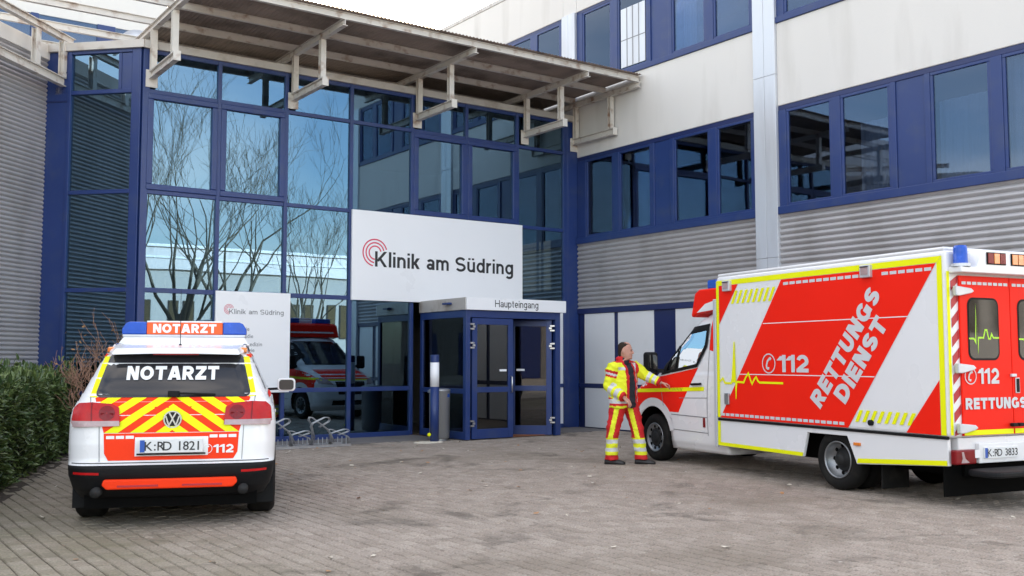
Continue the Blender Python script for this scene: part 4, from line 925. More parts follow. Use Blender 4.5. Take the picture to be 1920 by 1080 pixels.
def wheel(parent, x, y, r, w, side, rimr, dual=False, deep=.05):
    t = bpy.data.objects.new('wheel', None); COL.objects.link(t); t.parent = parent; t.location = (x, y, r)
    s = side; o_ = w/2
    fn = lambda a, b, h: (s*h, a, b)
    g = MB(); g.lathe([(rimr, -o_), (r-.035, -o_), (r-.008, -o_+.03), (r, -o_+.05), (r, o_-.05), (r-.008, o_-.03), (r-.035, o_-.004), (r-.07, o_+.004), (rimr+.012, o_-.004), (rimr, o_-.02)], fn, 48, cap=False); (g.obj('tyre', M['rubber'], t, smooth=True))
    dp = deep
    g = MB(); g.lathe([(rimr-.001, o_-.012), (rimr-.004, o_-.004), (rimr-.016, o_-.006), (rimr-.022, o_-.02), (rimr-.036, o_-dp), (rimr*.60, o_-dp*1.06), (rimr*.58, o_-dp*1.3)], fn, 48, cap=False); g.obj('rim', M['rim'], t, smooth=True)
    g = MB(); g.lathe([(rimr*.64, o_-dp*1.25), (rimr*.62, o_-dp*.95), (rimr*.50, o_-dp*.85), (rimr*.42, o_-dp*.9), (rimr*.34, o_-dp*.4), (rimr*.30, o_-dp*.25), (rimr*.08, o_-dp*.2)], fn, 40); recalc(g.obj('hub', M['rimdark'], t, smooth=True))
    for k in range(9):
        a = k*2*math.pi/9; cx, cz = rimr*.735*math.cos(a), rimr*.735*math.sin(a)
        g = MB(); g.lathe([(.024, 0), (.024, .004)], lambda p, q, h: (s*(o_-dp*1.03+h), cx+p, cz+q), 10); g.obj('vent_hole', M['under'], t)
    return t
for y in (.93, 3.78):
    for s in (-1, 1): wheel(car, s*.775, y, .365, .255, s, .235)
P = lambda n, v2, f2, mt, off=.004, mode='rear', step=.05: project(n, v2, f2, cbvh, mode, mt, car, off, step)
def PP(n, pts, mt, off=.004, mode='rear', step=.05): return P(n, pts, [tuple(range(len(pts)))], mt, off, mode, step)
# tailgate livery
TG = [(-.56,.62),(-.52,.595),(.52,.595),(.56,.62),(.535,1.15),(-.535,1.15)]
PP('lower_red_panel', [(-.53,.60),(.53,.60),(.565,.66),(.575,.835),(-.575,.835),(-.565,.66)], M['orange'], .003)
CH = [(-.575,.84),(.575,.84),(.67,1.165),(-.67,1.165)]
PP('chevron_field', CH, M['orange'], .003)
def clip(poly_, n, c):       # keep n.p <= c
    out = []
    for i in range(len(poly_)):
        a, b = poly_[i-1], poly_[i]; da, db = a[0]*n[0]+a[1]*n[1]-c, b[0]*n[0]+b[1]*n[1]-c
        if (da <= 0) != (db <= 0): t = da/(da-db); out.append((a[0]+(b[0]-a[0])*t, a[1]+(b[1]-a[1])*t))
        if db <= 0: out.append(b)
    return out
for s in (-1, 1):
    for k in range(-1, 7):
        z0 = .86+k*.155                     # stripe in z + .72|x|
        q = [(0, .84), (.575, .84), (.67, 1.165), (0, 1.165)]
        q = clip(q, (-.72, -1), -z0); q = clip(q, (.72, 1), z0+.082) if q else q
        if len(q) >= 3:
            q = [(s*a, b) for a, b in q]
            if s < 0: q = q[::-1]
            PP('chevron_stripe', q, M['yellow'], .006)
PP('number_plate_recess', [(-.31,.635),(.31,.635),(.31,.80),(-.31,.80)], M['vwhite'], .006)
g = MB(); g.box(-.27, .27, -.010, .012, .665, .785); pl = g.obj('number_plate', M['plate'], car, bevel=.004)
g = MB(); g.box(-.262, -.222, -.0125, -.0103, .672, .778); g.obj('euro_strip', M['euro'], pl)
plate_text('K:RD 1821', .47, .078, -.215, .686, -.0128, pl)
g = MB(); g.box(-.29, .29, -.002, .03, .648, .66); g.obj('plate_frame', M['black'], car)
for s in (-1, 1):
    for k in range(3): x = s*(.355+k*.082); PP('reflex_tab', [(x-.034,.788),(x+.034,.788),(x+.034,.815),(x-.034,.815)], M['film'], .006)
for gl_ in letters2d('112', .17, .075, .36, .652, .22, .12):
    for i, (v2, f2) in enumerate(gl_): P('letter_stroke', v2, f2, M['film'], .009+.0005*i, step=.05)
v2, f2 = phone2d(.305, .69, .042); P('phone_symbol', v2, f2, M['film'], .006)
# rear window
RW = arc(-.615, 1.21, .05, 180, 270, 4)+arc(.615, 1.21, .05, 270, 360, 4)+arc(.545, 1.535, .05, 0, 90, 4)+arc(-.545, 1.535, .05, 90, 180, 4)
RWo = [(-.69,1.15),(.69,1.15),(.655,1.26),(.60,1.56),(-.60,1.56),(-.655,1.26)]
for s in (-1, 1):
    q = [(s*.655,1.165),(s*.72,1.165),(s*.645,1.56),(s*.592,1.56)]; PP('edge_stripe', q if s > 0 else q[::-1], M['yellow'], .004, step=.04)
PP('rear_window', RW, M['reargl'], .008)
for k, gl_ in enumerate(letters2d('NOTARZT', .80, .135, -.42, 1.325, .25, .10)):
    for i, (v2, f2) in enumerate(gl_): P('letter_stroke', v2, f2, M['film'], .017+.0006*i, step=.05)
g = MB(); h = cbvh.ray_cast(Vector((.0,-9,1.185)), Vector((0,1,0)))[0]; h2 = cbvh.ray_cast(Vector((.34,-9,1.20)), Vector((0,1,0)))[0]
g.bar((-.05, h.y-.03, 1.195), (.05, h.y-.03, 1.19), .05, .06); g.bar((.03, h.y-.035, 1.20), (.36, h2.y-.025, 1.185), .02, .02); g.obj('rear_wiper', M['black'], car, bevel=.006)
# spoiler, roof, rails
g = MB(); pts = [(-.60,.42,1.60),(-.56,.30,1.575),(-.2,.255,1.585),(.2,.255,1.585),(.56,.30,1.575),(.60,.42,1.60)]
top = [(-.58,.62,1.675),(-.54,.36,1.635),(-.2,.30,1.645),(.2,.30,1.645),(.54,.36,1.635),(.58,.62,1.675)]
g.add(pts+top, [(i, i+1, 7+i, 6+i) for i in range(5)]+[(0,1,2,3,4,5)[::-1], (6,7,8,9,10,11)]); spo = recalc(g.obj('roof_spoiler', M['vwhite'], car, bevel=.012))
g = MB(); g.box(-.2, .2, .262, .29, 1.574, 1.588); g.obj('brake_lamp', M['lampdark'], spo)
for s in (-1, 1):
    g = MB(); g.tube([(s*.60, .62, 1.62), (s*.595, .8, 1.68), (s*.58, 2.2, 1.71), (s*.6, 2.5, 1.64)], .018, 8); g.obj('roof_rail', M['chrome'], car, smooth=True)
    g = MB(); g.box(s*.585-.04, s*.585+.04, .50, .62, 1.60, 1.655); g.obj('corner_beacon', M['amber'], car, bevel=.012)
# light bar
lb_ = bpy.data.objects.new('light_bar', None); COL.objects.link(lb_); lb_.parent = car; lb_.location = (0, 1.35, 1.69)
g = MB(); g.prism([(-.64,0),(.64,0),(.58,.085),(-.58,.085)], lambda u, v_, d: (u, d, v_), -.16, .16); recalc(g.obj('base', M['vwhite'], lb_, bevel=.01))
g = MB(); g.box(-.59, .59, -.15, .15, .087, .112); g.obj('tray', M['alu'], lb_, bevel=.006)
g = MB(); g.box(-.365, .365, -.13, .13, .114, .235); g.obj('sign_box', M['barorange'], lb_, bevel=.008)
g = MB(); g.box(-.365, .365, -.131, .131, .2352, .25); g.obj('sign_lid', M['film'], lb_, bevel=.003)
letters('NOTARZT', lambda u, v_, d: (u, -.1325-d, v_), M['film'], lb_, .61, .09, -.305, .13, .25, .10)
for s in (-1, 1):
    g = MB(); g.prism([(s*.367,.114),(s*.60,.114),(s*.60,.17),(s*.565,.225),(s*.53,.24),(s*.367,.24)], lambda u, v_, d: (u, d, v_), -.125, .125); recalc(g.obj('beacon', M['bluelens'], lb_, bevel=.012))
g = MB(); g.tube([(0,.7,1.66),(0,.68,1.95),(0,.66,2.25)], [.004,.003,.002], 5); g.tube([(0,.7,1.655),(0,.7,1.69)], .012, 8); g.obj('aerial', M['black'], car)
# lamps
for s in (-1, 1):
    q = [(s*.44,.905),(s*.455,1.065),(s*.52,1.10),(s*.68,1.115),(s*.80,1.105),(s*.845,1.06),(s*.855,.93),(s*.84,.90)]
    if s < 0: q = q[::-1]
    tl = PP('tail_lamp', q, M['lampred'], .02, step=.04)
    q = [(s*.445,.90),(s*.448,.945),(s*.855,.945),(s*.84,.893)]; q = q if s > 0 else q[::-1]
    c = PP('reverse_lens', q, M['lampclear'], .0225, step=.04)
    q = [(s*.675,.945),(s*.68,1.112),(s*.69,1.112),(s*.685,.945)]; q = q if s > 0 else q[::-1]
    PP('lamp_divider', q, M['lampdark'], .0235, step=.04)
    v2, f2 = ring2d(s*.555, 1.015, .005, .068, 0, 360, 24); PP_ = P('lamp_ring', v2, f2, M['lampdark'], .0225, step=.05)
    q = [(s*.60,.478),(s*.82,.485),(s*.82,.505),(s*.60,.50)]; q = q if s > 0 else q[::-1]
    PP('bumper_reflector', q, M['lampred'], .005)
    g = MB(); g.tube([(s*.62,-.01,.33),(s*.62,.3,.33)], .045, 16); g.obj('exhaust_pipe', M['rimdark'], car, smooth=True)
    # mudflap / wheel guard
    g = MB(); g.box(s*.66, s*.89, .50, .515, .14, .40); g.obj('mud_flap', M['black'], car, bevel=.003)
    g = MB(); X = s*.90
    g.add([(s*.80,2.98,1.13),(s*.96,2.95,1.14),(s*.96,3.05,1.14),(s*.80,3.06,1.13),(s*.80,2.98,1.16),(s*.96,2.95,1.17),(s*.96,3.05,1.17),(s*.80,3.06,1.16)], [(0,3,2,1),(4,5,6,7),(0,1,5,4),(1,2,6,5),(2,3,7,6),(3,0,4,7)]); g.obj('mirror_arm', M['black'], car)
    g = MB(); g.prism(rrect(.935 if s > 0 else -1.145, 1.145 if s > 0 else -.935, 1.12, 1.29, .045), lambda u, v_, d: (u, d, v_), 2.95, 3.08); mr = recalc(g.obj('door_mirror', M['vwhite'], car, bevel=.012))
    v2 = rrect(.955 if s > 0 else -1.125, 1.125 if s > 0 else -.955, 1.14, 1.27, .035); g = MB(); g.add([(a, 2.945, b) for a, b in v2], [tuple(range(len(v2)))]); g.obj('mirror_glass', M['reargl'], mr)
    md = 'right' if s > 0 else 'left'
    PP('side_window', [(.75,1.22),(2.95,1.19),(2.55,1.52),(1.9,1.57),(.95,1.53)], M['carglass'], .006, md, .08)
    PP('side_stripe', [(.62,1.13),(3.0,1.10),(3.0,1.15),(.62,1.18)], M['red'], .005, md, .08)
    PP('side_band', [(1.35,.70),(3.3,.70),(3.3,1.0),(1.35,1.0)], M['red'], .004, md, .08)
    PP('side_band_edge', [(.45,.93),(4.3,.93),(4.3,.965),(.45,.965)], M['yellow'], .006, md, .08)
    q = [(.52,1.585),(1.6,1.625),(2.45,1.57),(2.5,1.545),(1.6,1.60),(.55,1.55)]; PP('roof_edge_stripe', q, M['orange'], .006, md, .08)
    g = MB(); g.box(s*.90-.01, s*.90+.01, 1.45, 1.62, .94, .965); g.obj('door_handle', M['vwhite'], car, bevel=.004)
    PP('headlamp', [(s*.55,.78),(s*.85,.78),(s*.87,.9),(s*.6,.92)] if s < 0 else [(.85,.78),(.55,.78),(.6,.92),(.87,.9)], M['lampclear'], .006, 'front')
PP('windscreen', [(.70,1.16),(-.70,1.16),(-.55,1.52),(.55,1.52)], M['carglass'], .006, 'front', .08); PP('grille', [(.4,.62),(-.4,.62),(-.42,.88),(.42,.88)], M['black'], .006, 'front')
g = MB(); g.prism([(-.57,.395),(-.53,.355),(.53,.355),(.57,.395),(.555,.44),(-.555,.44)], lambda u, v_, d: (u, d, v_), -.022, .06); recalc(g.obj('skid_plate', M['orange'], car, bevel=.012))
for s in (-1, 1): g = MB(); g.box(s*.27-.17, s*.27+.17, -.026, -.0225, .375, .392); g.obj('skid_recess', M['darkred'], car)
for q in ([(-.84,.577),(.84,.577),(.84,.584),(-.84,.584)],): PP('panel_gap', q, M['ink'], .004, step=.04)
for s in (-1, 1):
    q = [(s*.60,.59),(s*.606,.59),(s*.618,.895),(s*.612,.895)]; PP('panel_gap', q if s > 0 else q[::-1], M['greyink'], .005)
    q = [(s*.70,1.115),(s*.706,1.115),(s*.715,1.17),(s*.709,1.17)]; PP('panel_gap', q if s > 0 else q[::-1], M['greyink'], .006)
# emblem
eb = .955; h = cbvh.ray_cast(Vector((0,-9,eb)), Vector((0,1,0)))[0].y
g = MB(); g.lathe([(.078, 0), (.076, .012), (.02, .013)], lambda a, b, d: (a, h-.004-d, eb+b), 36); em = g.obj('emblem', M['rimdark'], car, smooth=False)
v2, f2 = ring2d(0, 0, .066, .078, 0, 360, 40); flat('emblem_ring', v2, f2, lambda a, b: (a, h-.019, eb+b), M['chrome'], em)
for pts, w in (([(-.028,.058),(0,.006),(.028,.058)], .013), ([(-.058,.030),(-.030,-.054),(0,.002),(.030,-.054),(.058,.030)], .013)):
    v2, f2 = stroke2d(pts, w); flat('emblem_letter', v2, f2, lambda a, b: (a, h-.0195-(.0006 if len(pts) == 3 else 0), eb+b), M['chrome'], em)

# settle the greenhouse a little lower
for ch in car.children:
    if ch.type == 'MESH':
        for p in ch.data.vertices:
            if p.co.z > 1.0: p.co.z = 1+(p.co.z-1)*.92
        ch.data.update()
        for c2 in ch.children:
            if c2.type == 'MESH':
                for p in c2.data.vertices:
                    if p.co.z > 1.0: p.co.z = 1+(p.co.z-1)*.92
lb_.location.z = 1.625

# ------------------------------------------------------------------ ambulance (origin below the rear left wheel, +y forward, +x to its right)
amb = thing('ambulance', 'white box ambulance with red and yellow livery lettered RETTUNGSDIENST', 'ambulance', (-4.43, -10.16, 0), R(-9.5))
X0, X1, XC = -.06, 1.94, .94
YR, YFb = -1.64, 2.13
def bx(name, x0, x1, y0, y1, z0, z1, mat, bevel=0, parent=None, seg=2):
    g = MB(); g.box(x0, x1, y0, y1, z0, z1); return g.obj(name, mat, parent or amb, bevel=bevel, seg=seg)
# box: upper body, skirts either side with the wheel notch
bx('box_body', X0+.004, X1-.004, YR, YFb, .70, 2.60, M['vwhite'], .045, seg=3)
for s, xa, xb in ((1, X0+.006, X0+.05), (-1, X1-.05, X1-.006)):
    for pts in ([(.42,.63),(.50,.34),(2.12,.35),(2.12,.695),(-1.6,.695),(-1.6,.42),(-.36,.33),(-.22,.63)],):
        g = MB(); g.prism(pts, lambda u, v_, d: (d, u, v_), xa, xb); recalc(g.obj('side_skirt', M['vwhite'], amb, bevel=.008))
bx('chassis', .25, 1.65, YR+.1, 4.3, .30, .69, M['under']); bx('rear_crossmember', .06, 1.82, YR+.01, YR+.12, .44, .699, M['vwhite'], .01)
bx('front_edge_trim', X0-.012, X0+.03, YFb-.005, YFb+.05, .33, 2.3, M['alu'], .006)
bx('roof_cap', X0+.02, X1-.02, YR+.03, YFb-.02, 2.596, 2.635, M['vwhite'], .016)
LF_ = lambda d: (lambda s, z: (X0-d, s, z))        # left side decals (u = y)
D1, D2, D3 = .001, .0035, .006
def ld(n, pts, mt, d=D1): return poly(n, pts, LF_(d), M[mt], amb)
ld('red_field', [(2.055,.725),(-.25,.725),(-1.52,2.47),(.82,2.47)], 'red')
ld('red_corner', [(2.055,1.96),(1.66,2.47),(2.055,2.47)], 'red'); ld('red_corner', [(-1.08,.725),(-1.525,.725),(-1.525,1.28)], 'red')
ld('yellow_edge', [(2.115,.725),(2.06,.725),(2.06,2.475),(2.115,2.54)], 'yellow'); ld('yellow_edge', [(2.11,2.54),(2.055,2.475),(-1.53,2.475),(-1.595,2.54)], 'yellow'); ld('yellow_edge', [(-1.53,2.47),(-1.53,.725),(-1.595,.725),(-1.595,2.535)], 'yellow')
ld('yellow_edge', [(2.115,.40),(2.06,.40),(2.06,.675),(2.115,.675)], 'yellow'); ld('yellow_edge', [(2.115,.355),(.50,.345),(.485,.39),(2.115,.40)], 'yellow'); ld('yellow_edge', [(-.37,.345),(-1.59,.425),(-1.59,.475),(-.385,.395)], 'yellow')
g = MB(); g.box(X0-.010, X0+.01, -1.62, 2.10, .685, .715); g.obj('rub_strip', M['black'], amb, bevel=.004)
for z, a, b in ((1.94, 1.17, -1.15), (1.30, 1.66, -.66)): ld('pinstripe', [(a,z-.005),(b,z-.005),(b,z+.005),(a,z+.005)], 'film', D2)
for k in range(11): y = .78-k*.115; ld('reflex_tab', [(y,2.40),(y-.092,2.40),(y-.092,2.435),(y,2.435)], 'silver', D2)
for k in range(6): y = -.80-k*.115; ld('reflex_tab', [(y,2.40),(y-.092,2.40),(y-.092,2.435),(y,2.435)], 'silver', D2)
for k in range(23): y = 2.04-k*.098; ld('reflex_tab', [(y,.75),(y-.078,.75),(y-.078,.785),(y,.785)], 'silver', D2)
for k in range(8): y = 1.80-k*.105; ld('hatch_mark', [(y,2.22),(y-.05,2.22),(y-.14,2.39),(y-.09,2.39)], 'yellow', D2)
for k in range(8): y = -.36-k*.105; ld('hatch_mark', [(y,.80),(y-.05,.80),(y-.12,.93),(y-.07,.93)], 'yellow', D2)
def quad_text(s, q, t, mt):                      # q: baseline start, baseline end, top end, top start in (y,z)
    for gl_ in letters2d(s, 1, 1, 0, 0, t, .10):
        mb = MB()
        for i, (v2, f2) in enumerate(gl_):
            out = []
            for a, b in v2:
                p = Vector(q[0])*(1-a)*(1-b)+Vector(q[1])*a*(1-b)+Vector(q[2])*a*b+Vector(q[3])*(1-a)*b; out.append(LF_(D3+.0003*i)(p.x, p.y))
            mb.add(out, f2)
        mb.obj('letter', M[mt], amb)
quad_text('RETTUNGS', [(.18,.91),(-.79,2.18),(-.62,2.31),(.35,1.04)], .27, 'silver'); quad_text('DIENST', [(-.22,.98),(-.88,1.86),(-.71,1.98),(-.03,1.10)], .27, 'silver')
quad_text('112', [(.89,1.335),(.36,1.335),(.36,1.545),(.89,1.545)], .22, 'silver')
v2, f2 = phone2d(0, 0, .125); flat('phone_symbol', [(1.07-a, 1.44+b) for a, b in v2], f2, LF_(D3), M['silver'], amb)
v2, f2 = stroke2d([(2.05,1.20),(1.99,1.245),(1.95,1.18),(1.815,1.18),(1.795,1.24),(1.748,1.70),(1.725,1.0),(1.70,1.20),(1.56,1.195),(1.52,1.26),(1.465,1.315),(1.42,1.22),(1.395,1.18),(1.35,1.24),(1.314,1.268),(1.28,1.22),(1.245,1.20),(.81,1.20)], .026); flat('heartbeat_line', v2, f2, LF_(D3), M['yellow'], amb)
for y in (1.86, -.59):
    l_ = bx('scene_lamp', X0-.045, X0+.02, y-.075, y+.075, 2.39, 2.53, M['alu'], .008); bx('lens', X0-.052, X0-.0455, y-.05, y+.05, 2.42, 2.50, M['lampclear'], 0, l_); bx('hood', X0-.06, X0-.046, y-.055, y+.055, 2.503, 2.512, M['black'], 0, l_)
bx('grab_latch', X0-.03, X0, 1.85, 1.94, .90, 1.05, M['galv'], .008); bx('side_marker', X0-.012, X0+.006, -.43, -.33, .535, .57, M['amber'], .004)
g = MB(); g.lathe([(.032, 0), (.032, .03), (.02, .035)], lambda a, b, h: (X0-h, -.60+a, .80+b), 16); g.obj('socket', M['black'], amb)
g = MB(); g.tube([(.0,.55,.36),(.0,.75,.36)], .014); g.obj('side_bar', M['alu'], amb)
poly('heartbeat_peak', [(1.805,1.19),(1.755,1.72),(1.735,1.72),(1.715,1.19)], LF_(D3+.0006), M['yellow'], amb); poly('heartbeat_peak', [(1.735,1.19),(1.722,.98),(1.712,.98),(1.695,1.19)], LF_(D3+.0009), M['yellow'], amb)
# rear face
RFn = lambda d: (lambda u, z: (u, YR-d, z))
def rd(n, pts, mt, d=D1): return poly(n, pts, RFn(d), M[mt], amb)
for side_, (xa, xb) in enumerate(((.10, .836), (.844, 1.78))):
    dr = bx('rear_door', xa, xb, YR-.025, YR-.002, .72, 2.34, M['red'], .006)
    def dd(n, pts, mt, d): return poly(n, pts, lambda u, z: (u, YR-.026-d, z), M[mt], dr)
    dd('yellow_edge', [(xa+.01,.725),(xb-.005,.725),(xb-.005,.775),(xa+.01,.775)], 'yellow', D1)
    wx = xa+.12 if side_ == 0 else xa+.12
    pts = rrect(wx, wx+.42, 1.50, 2.10, .07); dd('window_seal', rrect(wx-.02, wx+.44, 1.48, 2.12, .085), 'black', .002); dd('window', pts, 'carglass', .005)
    v2, f2 = stroke2d([(wx-.01,1.70),(wx+.06,1.70),(wx+.085,1.66),(wx+.095,2.04),(wx+.115,1.56),(wx+.125,1.71),(wx+.20,1.71),(wx+.225,1.79),(wx+.25,1.79),(wx+.275,1.70),(wx+.30,1.70),(wx+.32,1.75),(wx+.345,1.71),(wx+.43,1.71)], .017)
    flat('heartbeat_line', v2, f2, lambda u, z: (u, YR-.033, z), M['lime'], dr)
    for k in range(9 if side_ == 0 else 11): x = xa+.03+k*.077; dd('reflex_tab', [(x,2.25),(x+.06,2.25),(x+.06,2.28),(x,2.28)], 'silver', D2)
    for z in (.80, 1.40, 2.18):
        hx = xa-.06 if side_ == 0 else xb-.09
        g = MB(); sgn = 1 if side_ == 0 else -1; h0 = xa-.10 if side_ == 0 else xb+.10
        g.prism([(h0,z-.05),(h0+sgn*.06,z-.05),(h0+sgn*.22,z-.02),(h0+sgn*.26,z+.0),(h0+sgn*.22,z+.03),(h0,z+.05)], lambda u, v_, d: (u, d, v_), YR-.075, YR-.0275); recalc(g.obj('door_hinge', M['alu'], dr, bevel=.008))
    q = [.12, .26] if side_ == 0 else [1.30, 1.44]
letters('112', lambda u, v_, d: (u, YR-.033-d, v_), M['silver'], amb, .30, .16, .33, 1.24, .22, .12)
v2, f2 = phone2d(.215, 1.32, .085); flat('phone_symbol', v2, f2, lambda u, z: (u, YR-.033, z), M['silver'], amb)
letters('RETTUNGSDIENST', lambda u, v_, d: (u, YR-.0335-d, v_), M['silver'], amb, 1.50, .115, .13, .985, .26, .10)
for s_ in (0, 1):
    xa, xb = (.0, .098) if s_ == 0 else (1.782, 1.88)
    rd('warning_strip', [(xa,.72),(xb,.72),(xb,2.34),(xa,2.34)], 'film', .001)
    for k in range(9):
        z = .66+k*.19; q = [(xa,max(z,.72)),(xb,max(z+.09,.72)),(xb,min(z+.19,2.34)),(xa,min(z+.10,2.34))]
        rd('warning_stripe', q if s_ == 0 else [(xa+xb-a, b) for a, b in q][::-1], 'darkred', .0035)
    xa, xb = (-.052, -.012) if s_ == 0 else (1.892, 1.932)
    rd('yellow_edge', [(xa,.73),(xb,.73),(xb,2.38),(xa,2.38)], 'yellow', .001)
bx('door_lock', .80, .88, YR-.05, YR-.027, 1.31, 1.34, M['alu'], .004); hn = bx('door_handle', .875, .94, YR-.036, YR-.027, 1.14, 1.30, M['alu'], .006); bx('handle_cup', .885, .93, YR-.039, YR-.0362, 1.15, 1.29, M['black'], 0, hn)
for x in (.80, .90): bx('door_stop', x-.03, x+.045, YR-.075, YR-.028, .80, .835, M['black'], .01)
# rear light beam
g = MB(); g.prism([(-.02,2.36),(1.90,2.36),(1.90,2.42),(1.78,2.60),(.28,2.60),(.20,2.42),(-.02,2.42)], lambda u, v_, d: (u, d, v_), YR-.16, YR-.001); lbm = recalc(g.obj('light_beam', M['vwhite'], amb, bevel=.012))
for x in (.34, .70, 1.06, 1.40):
    g = MB(); g.box(x, x+.28, YR-.172, YR-.161, 2.45, 2.575); hs = g.obj('lamp_housing', M['black'], amb, bevel=.004)
    for k, mt in enumerate(('lampdark', 'amber', 'lampdark') if x < .5 or x > 1.2 else ('amber', 'amber', 'amber')): bx('lens', x+.01+k*.09, x+.09+k*.09, YR-.180, YR-.1725, 2.46, 2.565, M[mt], .003, hs)
for x in (.06, 1.80):
    g = MB(); g.lathe([(.085,2.421),(.09,2.45),(.07,2.46),(.068,2.60),(.06,2.635),(.02,2.64)], lambda a, b, h: (x+a, YR-.085+b, h), 24); bb = g.obj('beacon', M['bluelens'], amb, smooth=True)
    g = MB(); g.lathe([(.095,2.421),(.092,2.452),(.05,2.453)], lambda a, b, h: (x+a, YR-.085+b, h), 24); g.obj('beacon_base', M['alu'], bb)
for x in (-.05, 1.66):
    g = MB(); g.box(x, x+.30, YR-.05, YR+.02, .44, .585); tl = g.obj('tail_lamp', M['lampdark'], amb, bevel=.015)
    g = MB(); g.add([(x+.07,YR-.053,.455),(x+.19,YR-.053,.455),(x+.13,YR-.053,.50),(x+.11,YR-.053,.565),(x+.08,YR-.053,.565),(x+.09,YR-.053,.50)], [(0,1,2,3,4,5)]); g.obj('reverse_lens', M['lampclear'], tl)
bx('bumper_beam', .30, 1.60, YR-.035, YR+.009, .44, .64, M['vwhite'], .01)
npl = bx('number_plate', .36, .86, YR-.05, YR-.0355, .485, .60, M['plate'], .004); bx('euro_strip', .368, .405, YR-.0522, YR-.0502, .492, .593, M['euro'], 0, npl)
plate_text('K:RD 3833', .44, .074, .41, .506, YR-.0525, npl)
bx('inspection_sticker', .22, .29, YR-.0525, YR-.0505, .50, .58, M['film'])
g = MB(); g.prism(rrect(.05, 1.83, YR-.42, YR-.04, .12), lambda u, v_, d: (u, v_, d), .335, .395); recalc(g.obj('rear_step', M['black'], amb, bevel=.018))
for x in (.06, 1.50): bx('mud_flap', x, x+.40, -.62, -.60, .08, .44, M['rubber'], .004)
bx('rear_valance', .0, 1.88, -1.50, -1.48, .10, .43, M['under'], .004)
# cab
rows = [(.22,.86,2.06,4.50,.05,.35),(.32,.90,2.06,4.66,.05,.38),(.5,.915,2.06,4.74,.05,.40),(.72,.925,2.06,4.73,.05,.40),(.92,.925,2.06,4.66,.05,.38),(1.05,.92,2.06,4.50,.05,.35),(1.15,.915,2.06,4.27,.05,.32),(1.23,.905,2.06,4.02,.05,.28),
        (1.30,.90,2.06,3.86,.05,.25),(1.45,.89,2.06,3.67,.05,.22),(1.7,.865,2.06,3.36,.05,.2),(1.95,.835,2.06,3.05,.05,.2),(2.05,.81,2.06,2.90,.05,.2),(2.12,.76,2.06,2.75,.05,.2),(2.16,.66,2.06,2.55,.05,.2)]
v, f = loft_slices(rows, XC, 46, 0, .20)
abvh = BVHTree.FromPolygons([Vector(p) for p in v], f)
mb = MB(); mb.add(v, f); cab = mb.obj('cab', [M['vwhite']], amb, smooth=True); FWY, FWR = 3.76, .345
cuts = []
for s in (-1, 1):
    c = MB(); c.lathe([(.435, s*.45), (.435, s*1.3)], lambda a, b, h: (XC+h, FWY+a, .37+b), 44); co = recalc(c.obj('cut', M['under'])); cuts.append(co)
c = MB(); c.add([(XC+sx*2, p[0], p[1]) for sx in (-1, 1) for p in ((3.49,1.30),(3.40,1.52),(2.96,1.88),(2.50,1.93),(2.52,1.68),(2.70,1.41))], [(0,1,2,3,4,5),(11,10,9,8,7,6)]+[(i, 6+i, 6+(i+1) % 6, (i+1) % 6) for i in range(6)]); cuts.append(recalc(c.obj('cut', M['black'])))
c = MB(); c.add([(XC+a, y_, z_) for (a, z_) in ((-.72,1.36),(.72,1.36),(.62,1.98),(-.62,1.98)) for y_ in (2.75, 5.2)], [(0,2,4,6),(7,5,3,1),(0,1,3,2),(2,3,5,4),(4,5,7,6),(6,7,1,0)]); cuts.append(recalc(c.obj('cut', M['black'])))
bpy.context.view_layer.update()
for c in cuts: c.matrix_world = amb.matrix_basis.copy()
bpy.context.view_layer.update(); boolean_cut(cab, cuts)
def AP(n, pts, mt, off=.004, mode='left', step=.06, f2=None): return project(n, pts, f2 or [tuple(range(len(pts)))], abvh, mode, M[mt], amb, off, step)
